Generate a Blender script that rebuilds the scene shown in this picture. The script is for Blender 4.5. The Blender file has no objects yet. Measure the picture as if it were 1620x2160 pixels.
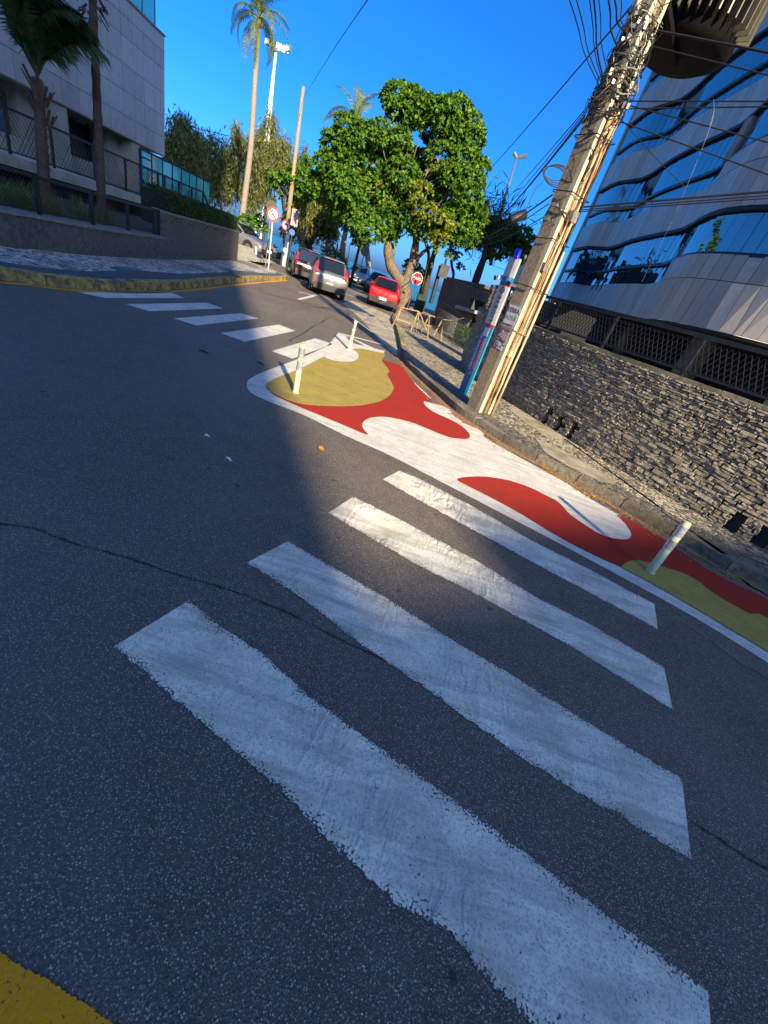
import bpy, bmesh, math, random
import numpy as np
from mathutils import Vector, Matrix, Quaternion
random.seed(7)
RNG = np.random.default_rng(11)
SC = bpy.context.scene
COL = SC.collection
R_ = math.radians

# ------------------------------------------------------------------ camera
F, H = 820.0, 1.6
ROLL, PITCH = R_(18.9), math.atan(477.4 / 820.0)
_c, _s = math.cos(ROLL), math.sin(ROLL)
FWD = Vector((0, math.cos(PITCH), -math.sin(PITCH)))
_r0, _d0 = Vector((1, 0, 0)), Vector((0, -math.sin(PITCH), -math.cos(PITCH)))
XI = _c * _r0 - _s * _d0
YI = _s * _r0 + _c * _d0
cam_d = bpy.data.cameras.new('camera')
cam = bpy.data.objects.new('camera', cam_d)
COL.objects.link(cam)
m = Matrix((XI, -YI, -FWD)).transposed().to_4x4()
m.translation = Vector((0, 0, H))
cam.matrix_world = m
cam_d.sensor_fit = 'VERTICAL'
cam_d.sensor_height = 24
cam_d.sensor_width = 18
cam_d.lens = F / 2160 * 24
cam_d.clip_start = 0.05
cam_d.clip_end = 30000
SC.camera = cam

# ------------------------------------------------------------------ light
SUN_TO = Vector((0.497, -0.868, 0)).normalized()      # towards the sun, over the right shoulder
SUN_EL = R_(24)
world = bpy.data.worlds.new('World')
SC.world = world
world.use_nodes = True
wn = world.node_tree
wn.nodes.clear()
sky = wn.nodes.new('ShaderNodeTexSky')
sky.sky_type = 'NISHITA'
sky.sun_disc = False
sky.sun_elevation = SUN_EL
sky.sun_rotation = math.atan2(SUN_TO.x, SUN_TO.y)
sky.altitude = 0
sky.air_density = 0.5
sky.dust_density = 2.4
sky.ozone_density = 9.0
hsv = wn.nodes.new('ShaderNodeHueSaturation')
hsv.inputs['Saturation'].default_value = 1.13
hsv.inputs['Hue'].default_value = 0.499
bg = wn.nodes.new('ShaderNodeBackground')
bg.inputs['Strength'].default_value = 0.15
wo = wn.nodes.new('ShaderNodeOutputWorld')
wn.links.new(sky.outputs[0], hsv.inputs['Color'])
wn.links.new(hsv.outputs[0], bg.inputs[0])
wn.links.new(bg.outputs[0], wo.inputs[0])
sun_d = bpy.data.lights.new('sun', 'SUN')
sun_d.energy = 4.9
sun_d.angle = R_(0.5)
sun_d.color = (1.0, 0.84, 0.57)
sun = bpy.data.objects.new('sun', sun_d)
COL.objects.link(sun)
_to = Vector((SUN_TO.x * math.cos(SUN_EL), SUN_TO.y * math.cos(SUN_EL), math.sin(SUN_EL)))
sun.rotation_euler = _to.to_track_quat('Z', 'Y').to_euler()
sun.location = (20, -30, 40)
SC.view_settings.view_transform = 'Standard'
SC.view_settings.look = 'None'
SC.view_settings.exposure = 1.26
SC.view_settings.gamma = 1
SC.view_settings.use_curve_mapping = False
SC.cycles.max_bounces = 6
SC.cycles.transparent_max_bounces = 12

# ------------------------------------------------------------------ surveying: sight lines of the photograph onto the ground
def ray(x, y):
    return ((x - 810) * XI + (y - 1080) * YI + F * FWD).normalized()
def G(x, y, z=0.0):
    v = ray(x, y)
    t = (z - H) / v.z
    return Vector((v.x * t, v.y * t, z))
def az(x, y):
    v = ray(x, y)
    return math.atan2(v.x, v.y)
def at(x, y, R):
    v = ray(x, y)
    k = R / math.hypot(v.x, v.y)
    return Vector((v.x * k, v.y * k, H + v.z * k))
def pol(deg, R, z=0.0):
    a = R_(deg)
    return Vector((math.sin(a) * R, math.cos(a) * R, z))

# ------------------------------------------------------------------ object helpers
def link(name, me, mat=None, parent=None, world=True):
    o = bpy.data.objects.new(name, me)
    COL.objects.link(o)
    if mat is not None and me is not None and not me.materials:
        me.materials.append(mat)
    if parent is not None:
        o.parent = parent
        if world:
            def wmat(p):
                if p is None: return Matrix.Identity(4)
                return wmat(p.parent) @ p.matrix_parent_inverse @ p.matrix_basis
            o.matrix_parent_inverse = wmat(parent).inverted()
    return o
def tag(o, label=None, cat=None, group=None, kind=None):
    if label: o['label'] = label
    if cat: o['category'] = cat
    if group: o['group'] = group
    if kind: o['kind'] = kind
    return o
def thing(name, label, cat, loc=(0, 0, 0), rz=0.0, group=None):
    o = bpy.data.objects.new(name, None)
    o.empty_display_size = 0.3
    COL.objects.link(o)
    o.location = loc
    o.rotation_euler = (0, 0, rz)
    return tag(o, label, cat, group)
def mesh(name, V, Fc, mat=None, parent=None, smooth=False, world=True):
    me = bpy.data.meshes.new(name)
    me.from_pydata([tuple(v) for v in V], [], [tuple(f) for f in Fc])
    if smooth:
        me.polygons.foreach_set('use_smooth', [True] * len(me.polygons))
    me.update()
    return link(name, me, mat, parent, world)
def npmesh(name, V, Q, mat=None, parent=None, smooth=False, world=True):
    """V (n,3) array, Q (m,k) array of equal-sided faces"""
    V = np.asarray(V, dtype=np.float32); Q = np.asarray(Q, dtype=np.int32)
    me = bpy.data.meshes.new(name)
    me.vertices.add(len(V)); me.vertices.foreach_set('co', V.ravel())
    k = Q.shape[1]
    me.loops.add(Q.size); me.loops.foreach_set('vertex_index', Q.ravel())
    me.polygons.add(len(Q))
    me.polygons.foreach_set('loop_start', np.arange(0, Q.size, k, dtype=np.int32))
    me.polygons.foreach_set('use_smooth', np.full(len(Q), smooth))
    me.update(calc_edges=True)
    me.validate()
    return link(name, me, mat, parent, world)
class MB:
    """collects simple solids into one mesh"""
    def __init__(s): s.V = []; s.F = []
    def add(s, V, Fc):
        n = len(s.V); s.V += [Vector(v) for v in V]; s.F += [tuple(i + n for i in f) for f in Fc]
        return s
    def box(s, c, size, rz=0.0, M=None):
        x, y, z = (k / 2 for k in size)
        P = [Vector(p) for p in ((-x,-y,-z),(x,-y,-z),(x,y,-z),(-x,y,-z),(-x,-y,z),(x,-y,z),(x,y,z),(-x,y,z))]
        if M is None: M = Matrix.Rotation(rz, 3, 'Z')
        P = [M @ p + Vector(c) for p in P]
        return s.add(P, [(0,3,2,1),(4,5,6,7),(0,1,5,4),(1,2,6,5),(2,3,7,6),(3,0,4,7)])
    def bar(s, a, b, w, h=None, up=(0, 0, 1)):
        a = Vector(a); b = Vector(b); d = b - a
        L = d.length
        if L < 1e-6: return s
        d.normalize(); u = Vector(up)
        if abs(d.dot(u)) > .98: u = Vector((1, 0, 0))
        x = d.cross(u).normalized(); y = x.cross(d)
        M = Matrix((x, d, y)).transposed()
        return s.box((a + b) / 2, (w, L, h or w), M=M)
    def tube(s, path, r, n=6, cap=True):
        path = [Vector(p) for p in path]
        if not isinstance(r, (list, tuple)): r = [r] * len(path)
        base = len(s.V)
        prev = None
        for i, p in enumerate(path):
            t = (path[min(i+1, len(path)-1)] - path[max(i-1, 0)]).normalized()
            if prev is None:
                a = Vector((0, 0, 1)) if abs(t.z) < .9 else Vector((1, 0, 0))
                x = t.cross(a).normalized()
            else:
                x = (prev - t * prev.dot(t))
                x = x.normalized() if x.length > 1e-6 else t.orthogonal().normalized()
            prev = x; y = t.cross(x)
            for k in range(n):
                a = 2 * math.pi * k / n
                s.V.append(p + (x * math.cos(a) + y * math.sin(a)) * r[i])
        for i in range(len(path) - 1):
            for k in range(n):
                A = base + i * n + k; B = base + i * n + (k + 1) % n
                s.F.append((A, B, B + n, A + n))
        if cap:
            s.F.append(tuple(base + k for k in reversed(range(n))))
            e = base + (len(path) - 1) * n
            s.F.append(tuple(e + k for k in range(n)))
        return s
    def disc(s, c, nrm, r, t, n=24):
        nrm = Vector(nrm).normalized()
        return s.tube([Vector(c) - nrm * t / 2, Vector(c) + nrm * t / 2], r, n)
    def build(s, name, mat=None, parent=None, smooth=False, world=True):
        return mesh(name, s.V, s.F, mat, parent, smooth, world)
def catmull(P, k=5, closed=False):
    P = [Vector(p) for p in P]; n = len(P); out = []
    for i in range(n if closed else n - 1):
        p0, p1, p2, p3 = (P[(i+j) % n] if closed else P[min(max(i+j, 0), n-1)] for j in (-1, 0, 1, 2))
        for q in range(k):
            t = q / k
            out.append(.5 * ((2*p1) + (p2-p0)*t + (2*p0-5*p1+4*p2-p3)*t*t + (3*p1-p0-3*p2+p3)*t**3))
    if not closed: out.append(P[-1].copy())
    return out
def copy_tree(o, parent=None):
    c = o.copy(); COL.objects.link(c)
    if parent is not None:
        c.parent = parent
    for ch in list(o.children):
        copy_tree(ch, c)
    return c

# ------------------------------------------------------------------ materials
class NT:
    def __init__(s, name):
        s.m = bpy.data.materials.new(name); s.m.use_nodes = True
        s.t = s.m.node_tree; s.t.nodes.clear()
        s.out = s.t.nodes.new('ShaderNodeOutputMaterial')
        s.b = s.t.nodes.new('ShaderNodeBsdfPrincipled')
        s.t.links.new(s.b.outputs[0], s.out.inputs[0])
        tc = s.t.nodes.new('ShaderNodeTexCoord'); s.obj = tc.outputs['Object']
        g = s.t.nodes.new('ShaderNodeNewGeometry'); s.pos = g.outputs['Position']; s.isl = g.outputs['Random Per Island']
        s.geo = g
        s.uv = tc.outputs['UV']
    def n(s, typ, **kw):
        nd = s.t.nodes.new(typ)
        for k, v in kw.items():
            setattr(nd, k, v)
        return nd
    def L(s, a, b): s.t.links.new(a, b)
    def val(s, sock, v):
        if hasattr(v, 'links'): s.L(v, sock)
        else: sock.default_value = v
    def noise(s, vec, scale, detail=4, rough=.55, dist=0):
        nd = s.n('ShaderNodeTexNoise'); s.L(vec, nd.inputs['Vector'])
        nd.inputs['Scale'].default_value = scale; nd.inputs['Detail'].default_value = detail
        nd.inputs['Roughness'].default_value = rough; nd.inputs['Distortion'].default_value = dist
        return nd.outputs['Fac']
    def voro(s, vec, scale, feature='F1', out='Distance', rnd=1.0):
        nd = s.n('ShaderNodeTexVoronoi', feature=feature); s.L(vec, nd.inputs['Vector'])
        nd.inputs['Scale'].default_value = scale; nd.inputs['Randomness'].default_value = rnd
        return nd.outputs[out]
    def ramp(s, f, stops, interp='LINEAR'):
        nd = s.n('ShaderNodeValToRGB'); s.L(f, nd.inputs[0]); cr = nd.color_ramp; cr.interpolation = interp
        while len(cr.elements) < len(stops): cr.elements.new(.5)
        for e, (p, c) in zip(cr.elements, stops):
            e.position = p; e.color = (c, c, c, 1) if isinstance(c, (int, float)) else (*c, 1)
        return nd.outputs[0]
    def math(s, op, a, b=0.0, clamp=False):
        nd = s.n('ShaderNodeMath', operation=op, use_clamp=clamp); s.val(nd.inputs[0], a); s.val(nd.inputs[1], b)
        return nd.outputs[0]
    def mix(s, f, a, b, typ='MIX'):
        nd = s.n('ShaderNodeMix', data_type='RGBA', blend_type=typ)
        s.val(nd.inputs[0], f)
        for i, v in ((6, a), (7, b)):
            if hasattr(v, 'links'): s.L(v, nd.inputs[i])
            else: nd.inputs[i].default_value = (*v, 1)
        return nd.outputs[2]
    def scl(s, vec, sc):
        nd = s.n('ShaderNodeMapping'); s.L(vec, nd.inputs[0]); nd.inputs['Scale'].default_value = sc
        return nd.outputs[0]
    def bump(s, h, strength=.5, dist=.01, prev=None):
        nd = s.n('ShaderNodeBump'); s.L(h, nd.inputs['Height']); nd.inputs['Strength'].default_value = strength
        nd.inputs['Distance'].default_value = dist
        if prev is not None: s.L(prev, nd.inputs['Normal'])
        return nd.outputs[0]
    def done(s, col=None, rough=.8, metal=0.0, normal=None, spec=None, **kw):
        b = s.b
        if col is not None:
            if hasattr(col, 'links'): s.L(col, b.inputs['Base Color'])
            else: b.inputs['Base Color'].default_value = (*col, 1)
        s.val(b.inputs['Roughness'], rough); s.val(b.inputs['Metallic'], metal)
        if normal is not None: s.L(normal, b.inputs['Normal'])
        if spec is not None: s.val(b.inputs['Specular IOR Level'], spec)
        for k, v in kw.items(): s.val(b.inputs[k], v)
        return s.m
def simple(name, col, rough=.6, metal=0.0, var=.12, scale=12, bump=.0, spec=None, dirt=None, **kw):
    q = NT(name)
    f = q.noise(q.obj, scale, 5)
    c1 = tuple(max(0, c * (1 - var)) for c in col); c2 = tuple(min(1, c * (1 + var)) for c in col)
    c = q.ramp(f, [(.3, c1), (.7, c2)])
    if dirt:
        d = q.ramp(q.noise(q.obj, scale * .35, 6, .65), [(.48, 0.0), (.66, 1.0)])
        c = q.mix(q.math('MULTIPLY', d, dirt[1]), c, dirt[0])
    nb = q.bump(q.noise(q.obj, scale * 6, 4), bump, .01) if bump else None
    r = q.ramp(q.noise(q.obj, scale * 2, 3), [(.3, max(0, rough - .08)), (.7, min(1, rough + .08))])
    return q.done(c, r, metal, nb, spec, **kw)

def speck_mask(q, scale, thr, soft=.05):
    """random single grains of aggregate"""
    col = q.voro(q.pos, scale, out='Color')
    sep = q.n('ShaderNodeSeparateColor'); q.L(col, sep.inputs[0])
    d = q.voro(q.pos, scale)
    keep = q.ramp(sep.outputs[0], [(thr, 0.0), (thr + soft, 1.0)])
    core = q.ramp(d, [(.28, 1.0), (.48, 0.0)])
    return q.math('MULTIPLY', keep, core), sep.outputs[1], d

def mat_asphalt():
    q = NT('asphalt')
    big = q.noise(q.pos, .55, 5, .6)
    mid = q.noise(q.pos, 5, 5, .65)
    base = q.ramp(mid, [(.3, (.068, .055, .042)), (.7, (.112, .091, .068))])
    base = q.mix(q.ramp(big, [(.38, .0), (.62, .55)]), base, (.155, .130, .104))
    m1, r1, d1 = speck_mask(q, 172, .56)
    m2, r2, d2 = speck_mask(q, 260, .45)
    c = q.mix(q.math('MULTIPLY', m2, .55), base, (.34, .285, .225))
    light = q.ramp(r1, [(0.0, (.28, .24, .19)), (.7, (.48, .42, .34)), (1.0, (.80, .71, .58))])
    c = q.mix(q.math('MULTIPLY', m1, .85), c, light)
    pit = q.ramp(q.voro(q.pos, 95), [(.1, 1.0), (.2, 0.0)])
    c = q.mix(q.math('MULTIPLY', pit, .75), c, (.012, .012, .014))
    # old tar spots
    sp = q.ramp(q.voro(q.pos, 3.1), [(.035, 1.0), (.07, 0.0)])
    c = q.mix(q.math('MULTIPLY', sp, .7), c, (.015, .015, .017))
    h = q.math('ADD', q.math('MULTIPLY', d1, -1.0), q.math('MULTIPLY', q.noise(q.pos, 60, 5), .7))
    b = q.bump(h, .75, .006)
    return q.done(c, .72, 0, b, .45)

def paint_mat(name, col, chip=.5, grime=(.12, .115, .10), gr=.35, bare=(.07, .062, .055), streak=None, rough=.75, ripple=0.0, edge=False, wear=1.0):
    q = NT(name)
    f = q.noise(q.pos, 3.2, 6, .62, .4)
    f2 = q.noise(q.pos, 38, 5, .7)
    c = q.mix(q.ramp(f, [(.38, 0.0), (.72, gr)]), col, grime)
    c = q.mix(q.ramp(f2, [(.5, 0.0), (.8, gr * .55)]), c, grime)
    if streak:
        nd = q.n('ShaderNodeMapping'); q.L(q.pos, nd.inputs[0]); nd.inputs['Rotation'].default_value = (0, 0, streak)
        nd.inputs['Scale'].default_value = (1.2, 22, 1)
        s = q.ramp(q.noise(nd.outputs[0], 2.2, 5, .7), [(.42, 0.0), (.7, .6)])
        c = q.mix(s, c, grime)
    # aggregate showing through thin paint
    v = q.voro(q.pos, 120)
    gsep = q.n('ShaderNodeSeparateColor'); q.L(q.voro(q.pos, 170, out='Color'), gsep.inputs[0])
    c = q.mix(q.math('MULTIPLY', q.ramp(gsep.outputs[0], [(.55, 0.0), (1.0, 1.0)]), (.34 + .3 * edge) * wear), c, grime)
    rs = q.n('ShaderNodeMapping'); q.L(q.pos, rs.inputs[0]); rs.inputs['Rotation'].default_value = (0, 0, R_(14)); rs.inputs['Scale'].default_value = (.5, 5, 1)
    c = q.mix(q.ramp(q.noise(rs.outputs[0], 1.9, 6, .7, .3), [(.52, 0.0), (.70, .38 * wear)]), c, (.10, .09, .08))
    if edge:      # tyre smudges along the bars, blotches and dark scuffs
        sm = q.n('ShaderNodeMapping'); q.L(q.pos, sm.inputs[0]); sm.inputs['Rotation'].default_value = (0, 0, R_(22)); sm.inputs['Scale'].default_value = (1.1, 6.5, 1)
        c = q.mix(q.ramp(q.noise(sm.outputs[0], 1.5, 6, .62, .6), [(.46, 0.0), (.68, .62)]), c, tuple(k * .8 for k in grime))
        c = q.mix(q.ramp(q.noise(q.pos, 13, 6, .75), [(.54, 0.0), (.70, .45)]), c, grime)
    thin = q.noise(q.pos, 7, 5, .7)
    lim = q.math('ADD', q.math('MULTIPLY', thin, -1.0), (1.44 if edge else 1.33) - chip * .28)
    if edge:
        sep = q.n('ShaderNodeSeparateXYZ'); q.L(q.uv, sep.inputs[0])
        e = q.math('ABSOLUTE', q.math('SUBTRACT', sep.outputs[1], .5))          # .5 on the rims
        lim = q.math('SUBTRACT', lim, q.ramp(e, [(.32, 0.0), (.41, .12), (.47, .28), (.5, .45)]))
    mask = q.math('GREATER_THAN', v, lim)
    c = q.mix(q.math('MULTIPLY', mask, .92), c, bare)
    h = q.math('ADD', q.math('MULTIPLY', v, -.6), q.math('MULTIPLY', f2, 1.1))
    nb = q.bump(h, .6, .0035)
    if ripple:
        nd = q.n('ShaderNodeMapping'); q.L(q.pos, nd.inputs[0]); nd.inputs['Rotation'].default_value = (0, 0, R_(-15)); nd.inputs['Scale'].default_value = (1, .35, 1)
        w = q.noise(nd.outputs[0], 13, 3, .5, 1.6)
        amp = q.ramp(q.noise(q.pos, 1.7, 2), [(.42, 0.0), (.6, 1.0)])
        nb = q.bump(q.math('MULTIPLY', w, amp), ripple, .03, nb)
        crease = q.ramp(w, [(.30, 1.0), (.42, 0.0)])
        c = q.mix(q.math('MULTIPLY', q.math('MULTIPLY', crease, amp), .35), c, grime)
    return q.done(c, rough, 0, nb, .10)

def mat_mosaic(name, pale, dark, scale=17, darkshare=.14, joint=(.09, .08, .065), patch=None):
    q = NT(name)
    d = q.voro(q.pos, scale, 'DISTANCE_TO_EDGE', rnd=.85)
    col = q.voro(q.pos, scale, out='Color', rnd=.85)
    sep = q.n('ShaderNodeSeparateColor'); q.L(col, sep.inputs[0])
    c = q.ramp(sep.outputs[0], [(0.0, tuple(k * .62 for k in pale)), (.5, pale), (1.0, tuple(min(1, k * 1.25) for k in pale))])
    c = q.mix(q.ramp(sep.outputs[1], [(darkshare, 1.0), (darkshare + .05, 0.0)]), c, dark)
    if patch:
        pm = q.ramp(q.noise(q.pos, patch, 3, .5), [(.52, 0.0), (.58, 1.0)])
        c = q.mix(q.math('MULTIPLY', pm, .75), c, dark)
    stain = q.ramp(q.noise(q.pos, 1.3, 5, .65), [(.45, 0.0), (.75, .6)])
    c = q.mix(stain, c, (.17, .125, .07))
    jm = q.ramp(d, [(.02, 1.0), (.09, 0.0)])
    c = q.mix(jm, c, joint)
    hh = q.math('ADD', q.ramp(d, [(.0, 0.0), (.14, 1.0)]), q.math('MULTIPLY', q.noise(q.pos, 60, 4), .5))
    return q.done(c, .75, 0, q.bump(hh, .9, .012))

def mat_stone(name, cols, scale=14, rough=.85, bump=.8, isl=True, moss=0.0, objrand=False):
    q = NT(name)
    src = q.isl
    if objrand:
        oi = q.n('ShaderNodeObjectInfo'); src = oi.outputs['Random']
    c = q.ramp(src, [(i / max(1, len(cols) - 1), k) for i, k in enumerate(cols)])
    f = q.noise(q.pos, scale, 7, .7)
    c = q.mix(q.ramp(f, [(.35, .75), (.6, 0.0)]), c, tuple(k * .38 for k in cols[0]))
    g = q.ramp(q.noise(q.pos, scale * 2.3, 5, .7), [(.55, 0.0), (.72, .55)])
    c = q.mix(g, c, tuple(min(1, k * 1.7) for k in cols[-1]))
    if moss:
        mm = q.ramp(q.noise(q.pos, 2.1, 5, .6), [(.45, 0.0), (.7, moss)])
        c = q.mix(mm, c, (.05, .055, .022))
    return q.done(c, rough, 0, q.bump(q.noise(q.pos, scale * 3, 7, .7), bump, .02), .3)

def mat_leaf(name, cols, rough=.45, trans=.25, spec=.25):
    q = NT(name)
    c = q.ramp(q.isl, [(i / max(1, len(cols) - 1), k) for i, k in enumerate(cols)])
    f = q.noise(q.pos, .9, 3)
    c = q.mix(q.ramp(f, [(.4, 0.0), (.7, .35)]), c, cols[0])
    q.done(c, rough, 0, None, spec)
    tr = q.n('ShaderNodeBsdfTranslucent'); q.L(q.mix(.5, c, (.20, .30, .02)), tr.inputs[0])
    mx = q.n('ShaderNodeMixShader'); mx.inputs[0].default_value = trans
    q.L(q.b.outputs[0], mx.inputs[1]); q.L(tr.outputs[0], mx.inputs[2]); q.L(mx.outputs[0], q.out.inputs[0])
    return q.m
def mat_glass(name, tint=(.02, .03, .035), rough=.03, spec=1.0, metal=.0, ior=1.9, wave=.0):
    q = NT(name)
    nb = q.bump(q.noise(q.pos, .9, 2), wave, .05) if wave else None
    q.b.inputs['IOR'].default_value = ior
    return q.done(tint, rough, metal, nb, spec)
def mat_bark(name, a, b, scale=8, stretch=(1, 1, .25), bump=.9):
    q = NT(name)
    v = q.scl(q.pos, stretch)
    f = q.noise(v, scale * 2, 7, .7, .5)
    c = q.ramp(f, [(.3, a), (.7, b)])
    return q.done(c, .9, 0, q.bump(f, bump, .03), .2)

M = {}
M['asphalt'] = mat_asphalt()
M['stripe'] = paint_mat('white road paint worn', (.88, .82, .66), .04, (.36, .33, .255), .55, ripple=.9, edge=True)
M['white_new'] = paint_mat('white road paint fresh', (.78, .74, .65), .06, (.34, .315, .27), .42, streak=R_(38))
M['red_paint'] = paint_mat('red road paint', (.44, .026, .015), .10, (.20, .035, .022), .45, streak=R_(30), wear=.35)
M['olive_paint'] = paint_mat('ochre road paint', (.45, .34, .07), .07, (.24, .19, .07), .5, streak=R_(30), wear=.6)
M['yellow_paint'] = paint_mat('yellow road paint', (.92, .36, .01), .05, (.55, .24, .02), .5)
M['faint_line'] = paint_mat('faint chalk line', (.30, .29, .28), .9, (.12, .12, .12), .6)
M['concrete'] = simple('concrete', (.30, .28, .24), .85, var=.2, scale=3, bump=.4, dirt=((.12, .10, .07), .6))
M['concrete_pale'] = simple('concrete pale', (.44, .41, .34), .8, var=.18, scale=3, bump=.3, dirt=((.25, .18, .10), .6))
M['kerb'] = mat_stone('kerb stone', [(.17, .14, .10), (.30, .26, .19)], 20, bump=1.0, moss=.25, objrand=True)
M['kerb_yellow'] = None
def _ky():
    q = NT('kerb yellow worn')
    f = q.noise(q.pos, 6, 7, .7)
    c = q.mix(q.ramp(f, [(.42, 0.0), (.60, 1.0)]), (.10, .095, .07), (.52, .37, .08))
    c = q.mix(q.ramp(q.noise(q.pos, 20, 5), [(.5, 0.0), (.7, .7)]), c, (.14, .12, .09))
    return q.done(c, .85, 0, q.bump(f, .7, .02))
M['kerb_yellow'] = _ky()
M['mosaic_l'] = mat_mosaic('mosaic pavement grey', (.66, .62, .56), (.12, .12, .12), 15, .16, patch=.42)
M['mosaic_r'] = mat_mosaic('mosaic pavement cream', (.50, .43, .30), (.13, .11, .085), 17, .26)
M['mosaic_dark'] = mat_mosaic('mosaic pavement dark', (.20, .18, .15), (.07, .065, .06), 17, .3)
M['dirt'] = simple('gutter dirt', (.25, .16, .085), .95, var=.45, scale=26, bump=.9)
M['shaded_mossy_conc'] = simple('shaded mossy concrete', (.10, .10, .055), .9, var=.3, scale=3, bump=.4, dirt=((.03, .03, .02), .8))  # column tone darkened to stand in for the ground-floor shade
M['slab'] = simple('worn pavement slab', (.36, .31, .22), .9, var=.3, scale=7, bump=.6, dirt=((.17, .13, .08), .7))
M['apron'] = simple('worn parking bay concrete', (.40, .34, .25), .9, var=.25, scale=3, bump=.3, dirt=((.20, .16, .11), .6))
M['sand'] = simple('dry sand and straw', (.42, .27, .09), .95, var=.4, scale=3, bump=.6, dirt=((.10, .11, .03), .8))
M['soil'] = simple('soil', (.09, .065, .04), .95, var=.4, scale=6, bump=.7)
M['stone_w'] = mat_stone('dry wall stone', [(.25, .22, .165), (.34, .305, .23), (.48, .42, .31), (.38, .30, .20), (.28, .26, .205)], 16, objrand=True)
M['stone_w2'] = mat_stone('dry wall stone far', [(.25, .22, .165), (.34, .305, .23), (.48, .42, .31), (.28, .26, .205)], 16)
M['mortar'] = simple('dark joint', (.05, .045, .038), .95, var=.2)
M['coping'] = mat_stone('mossy coping', [(.22, .20, .13), (.30, .27, .18)], 9, moss=.7)
M['granite_dark'] = mat_stone('rough dark granite', [(.11, .105, .095), (.16, .15, .13)], 12, .8, 1.0)
M['coping_grey'] = simple('grey coping', (.20, .19, .175), .8, var=.25, bump=.4)
M['black_metal'] = simple('black painted iron', (.012, .012, .013), .45, 0.0, var=.3)
M['galv'] = simple('galvanised steel', (.42, .43, .44), .4, .8)
M['sign_grey'] = simple('sign back grey', (.18, .18, .18), .5, .5)
M['white_metal'] = simple('white painted steel', (.72, .72, .70), .4, 0, var=.06, dirt=((.4, .33, .25), .35))
M['rust'] = simple('rusty yellow steel', (.34, .23, .10), .75, .1, var=.5, scale=22, bump=.3, dirt=((.20, .08, .03), .9))
M['rubber'] = simple('rubber', (.014, .014, .014), .8, var=.2)
M['plastic_cream'] = simple('cream flexible post', (.56, .54, .30), .5, var=.1, scale=9, dirt=((.40, .35, .20), .5))
M['reflect'] = simple('reflective sleeve', (.42, .44, .46), .3, .35, var=.25, scale=30, dirt=((.2, .2, .2), .6))
M['blue'] = simple('blue enamel', (.012, .155, .33), .35, var=.08)
M['sunlit_edge_teal'] = simple('sunlit edge teal', (.03, .36, .38), .35, var=.08)  # brighter tone puts sunlight on the totem's narrow side into the colour
M['tower_white'] = simple('silver white enamel', (.48, .47, .45), .4, .1, var=.08)
M['red_enamel'] = simple('red enamel', (.55, .018, .015), .4, var=.08)
M['red_text'] = simple('red text strip', (.62, .07, .08), .5, var=.08)
M['ink'] = simple('black ink', (.015, .015, .018), .5, var=.1)
M['ink_white'] = simple('white print', (.8, .8, .78), .5, var=.05)
M['sign_white'] = simple('sign white', (.80, .79, .77), .4, var=.05)
M['sign_blue'] = simple('sign blue', (.02, .10, .45), .4, var=.05)
M['green_bin'] = simple('green plastic', (.004, .028, .010), .7, var=.2)
M['green_sign'] = simple('bright green', (.02, .45, .06), .5, var=.1)
M['cable'] = simple('black cable', (.007, .007, .010), .6, var=.2)
M['beige_pipe'] = simple('beige conduit', (.42, .35, .22), .55, var=.2, scale=6, dirt=((.36, .22, .10), .7))
M['rust_pipe'] = simple('rusty conduit', (.42, .20, .08), .7, .1, var=.4, scale=10)
M['pole_conc'] = mat_stone('weathered concrete pole', [(.30, .24, .16), (.36, .29, .20)], 26, .9, .8)
M['pole_cream'] = simple('cream concrete rib', (.50, .44, .29), .75, var=.16, scale=8, bump=.3, dirt=((.40, .30, .16), .55))
M['clamp'] = simple('cable hardware', (.26, .23, .18), .45, .5, var=.4, scale=30)
M['transformer'] = simple('transformer tank', (.006, .0055, .005), .6, 0, var=.4, scale=5, spec=.15)
M['trans_fin'] = simple('transformer fins', (.14, .125, .09), .4, .2, var=.2)
def _granite(name, a, b, rough, spec):
    q = NT(name)
    f = q.noise(q.pos, 7, 7, .7)
    oi = q.n('ShaderNodeObjectInfo')
    c = q.ramp(f, [(.3, a), (.7, b)])
    c = q.mix(q.math('MULTIPLY', oi.outputs['Random'], .6), c, tuple(k * .72 for k in a))
    st = q.ramp(q.noise(q.scl(q.pos, (1.2, 1.2, .12)), 3.2, 5, .7), [(.5, 0.0), (.75, .45)])
    c = q.mix(st, c, tuple(k * .55 for k in a))
    r = q.ramp(q.noise(q.pos, 1.6, 3), [(.3, max(.02, rough - .06)), (.7, rough + .10)])
    return q.done(c, r, 0, q.bump(q.noise(q.pos, 1.1, 2), .08, .05), spec)
M['granite_r'] = _granite('polished grey granite', (.46, .42, .355), (.58, .53, .45), .42, .35)
M['granite_l'] = _granite('polished beige granite', (.34, .305, .27), (.43, .39, .34), .30, .5)
M['glass_blue'] = mat_glass('blue mirror glass', (.012, .03, .055), .015, 1.0, 0, 2.1, .06)
M['glass_dark'] = mat_glass('dark window glass', (.008, .010, .012), .04, .8, 0, 1.6)
M['glass_teal'] = mat_glass('teal glass', (.06, .52, .50), .08, 1.0, 0, 1.8, .05)
M['glass_car'] = mat_glass('car glass', (.008, .010, .010), .03, .9, 0, 1.55)
M['reveal'] = simple('black reveal', (.008, .008, .008), .6, var=.2)
M['frame_dark'] = simple('dark bronze frame', (.02, .024, .03), .4, .3, var=.2)
M['beige_wall'] = simple('beige render', (.36, .31, .24), .85, var=.1, scale=2, dirt=((.2, .17, .12), .4))
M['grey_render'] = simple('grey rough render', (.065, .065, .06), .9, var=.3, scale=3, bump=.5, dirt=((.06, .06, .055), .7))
M['dark_void'] = simple('dark interior', (.010, .010, .011), .9, var=.2)  # near-black colour stands in for shade inside and under the buildings
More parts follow.
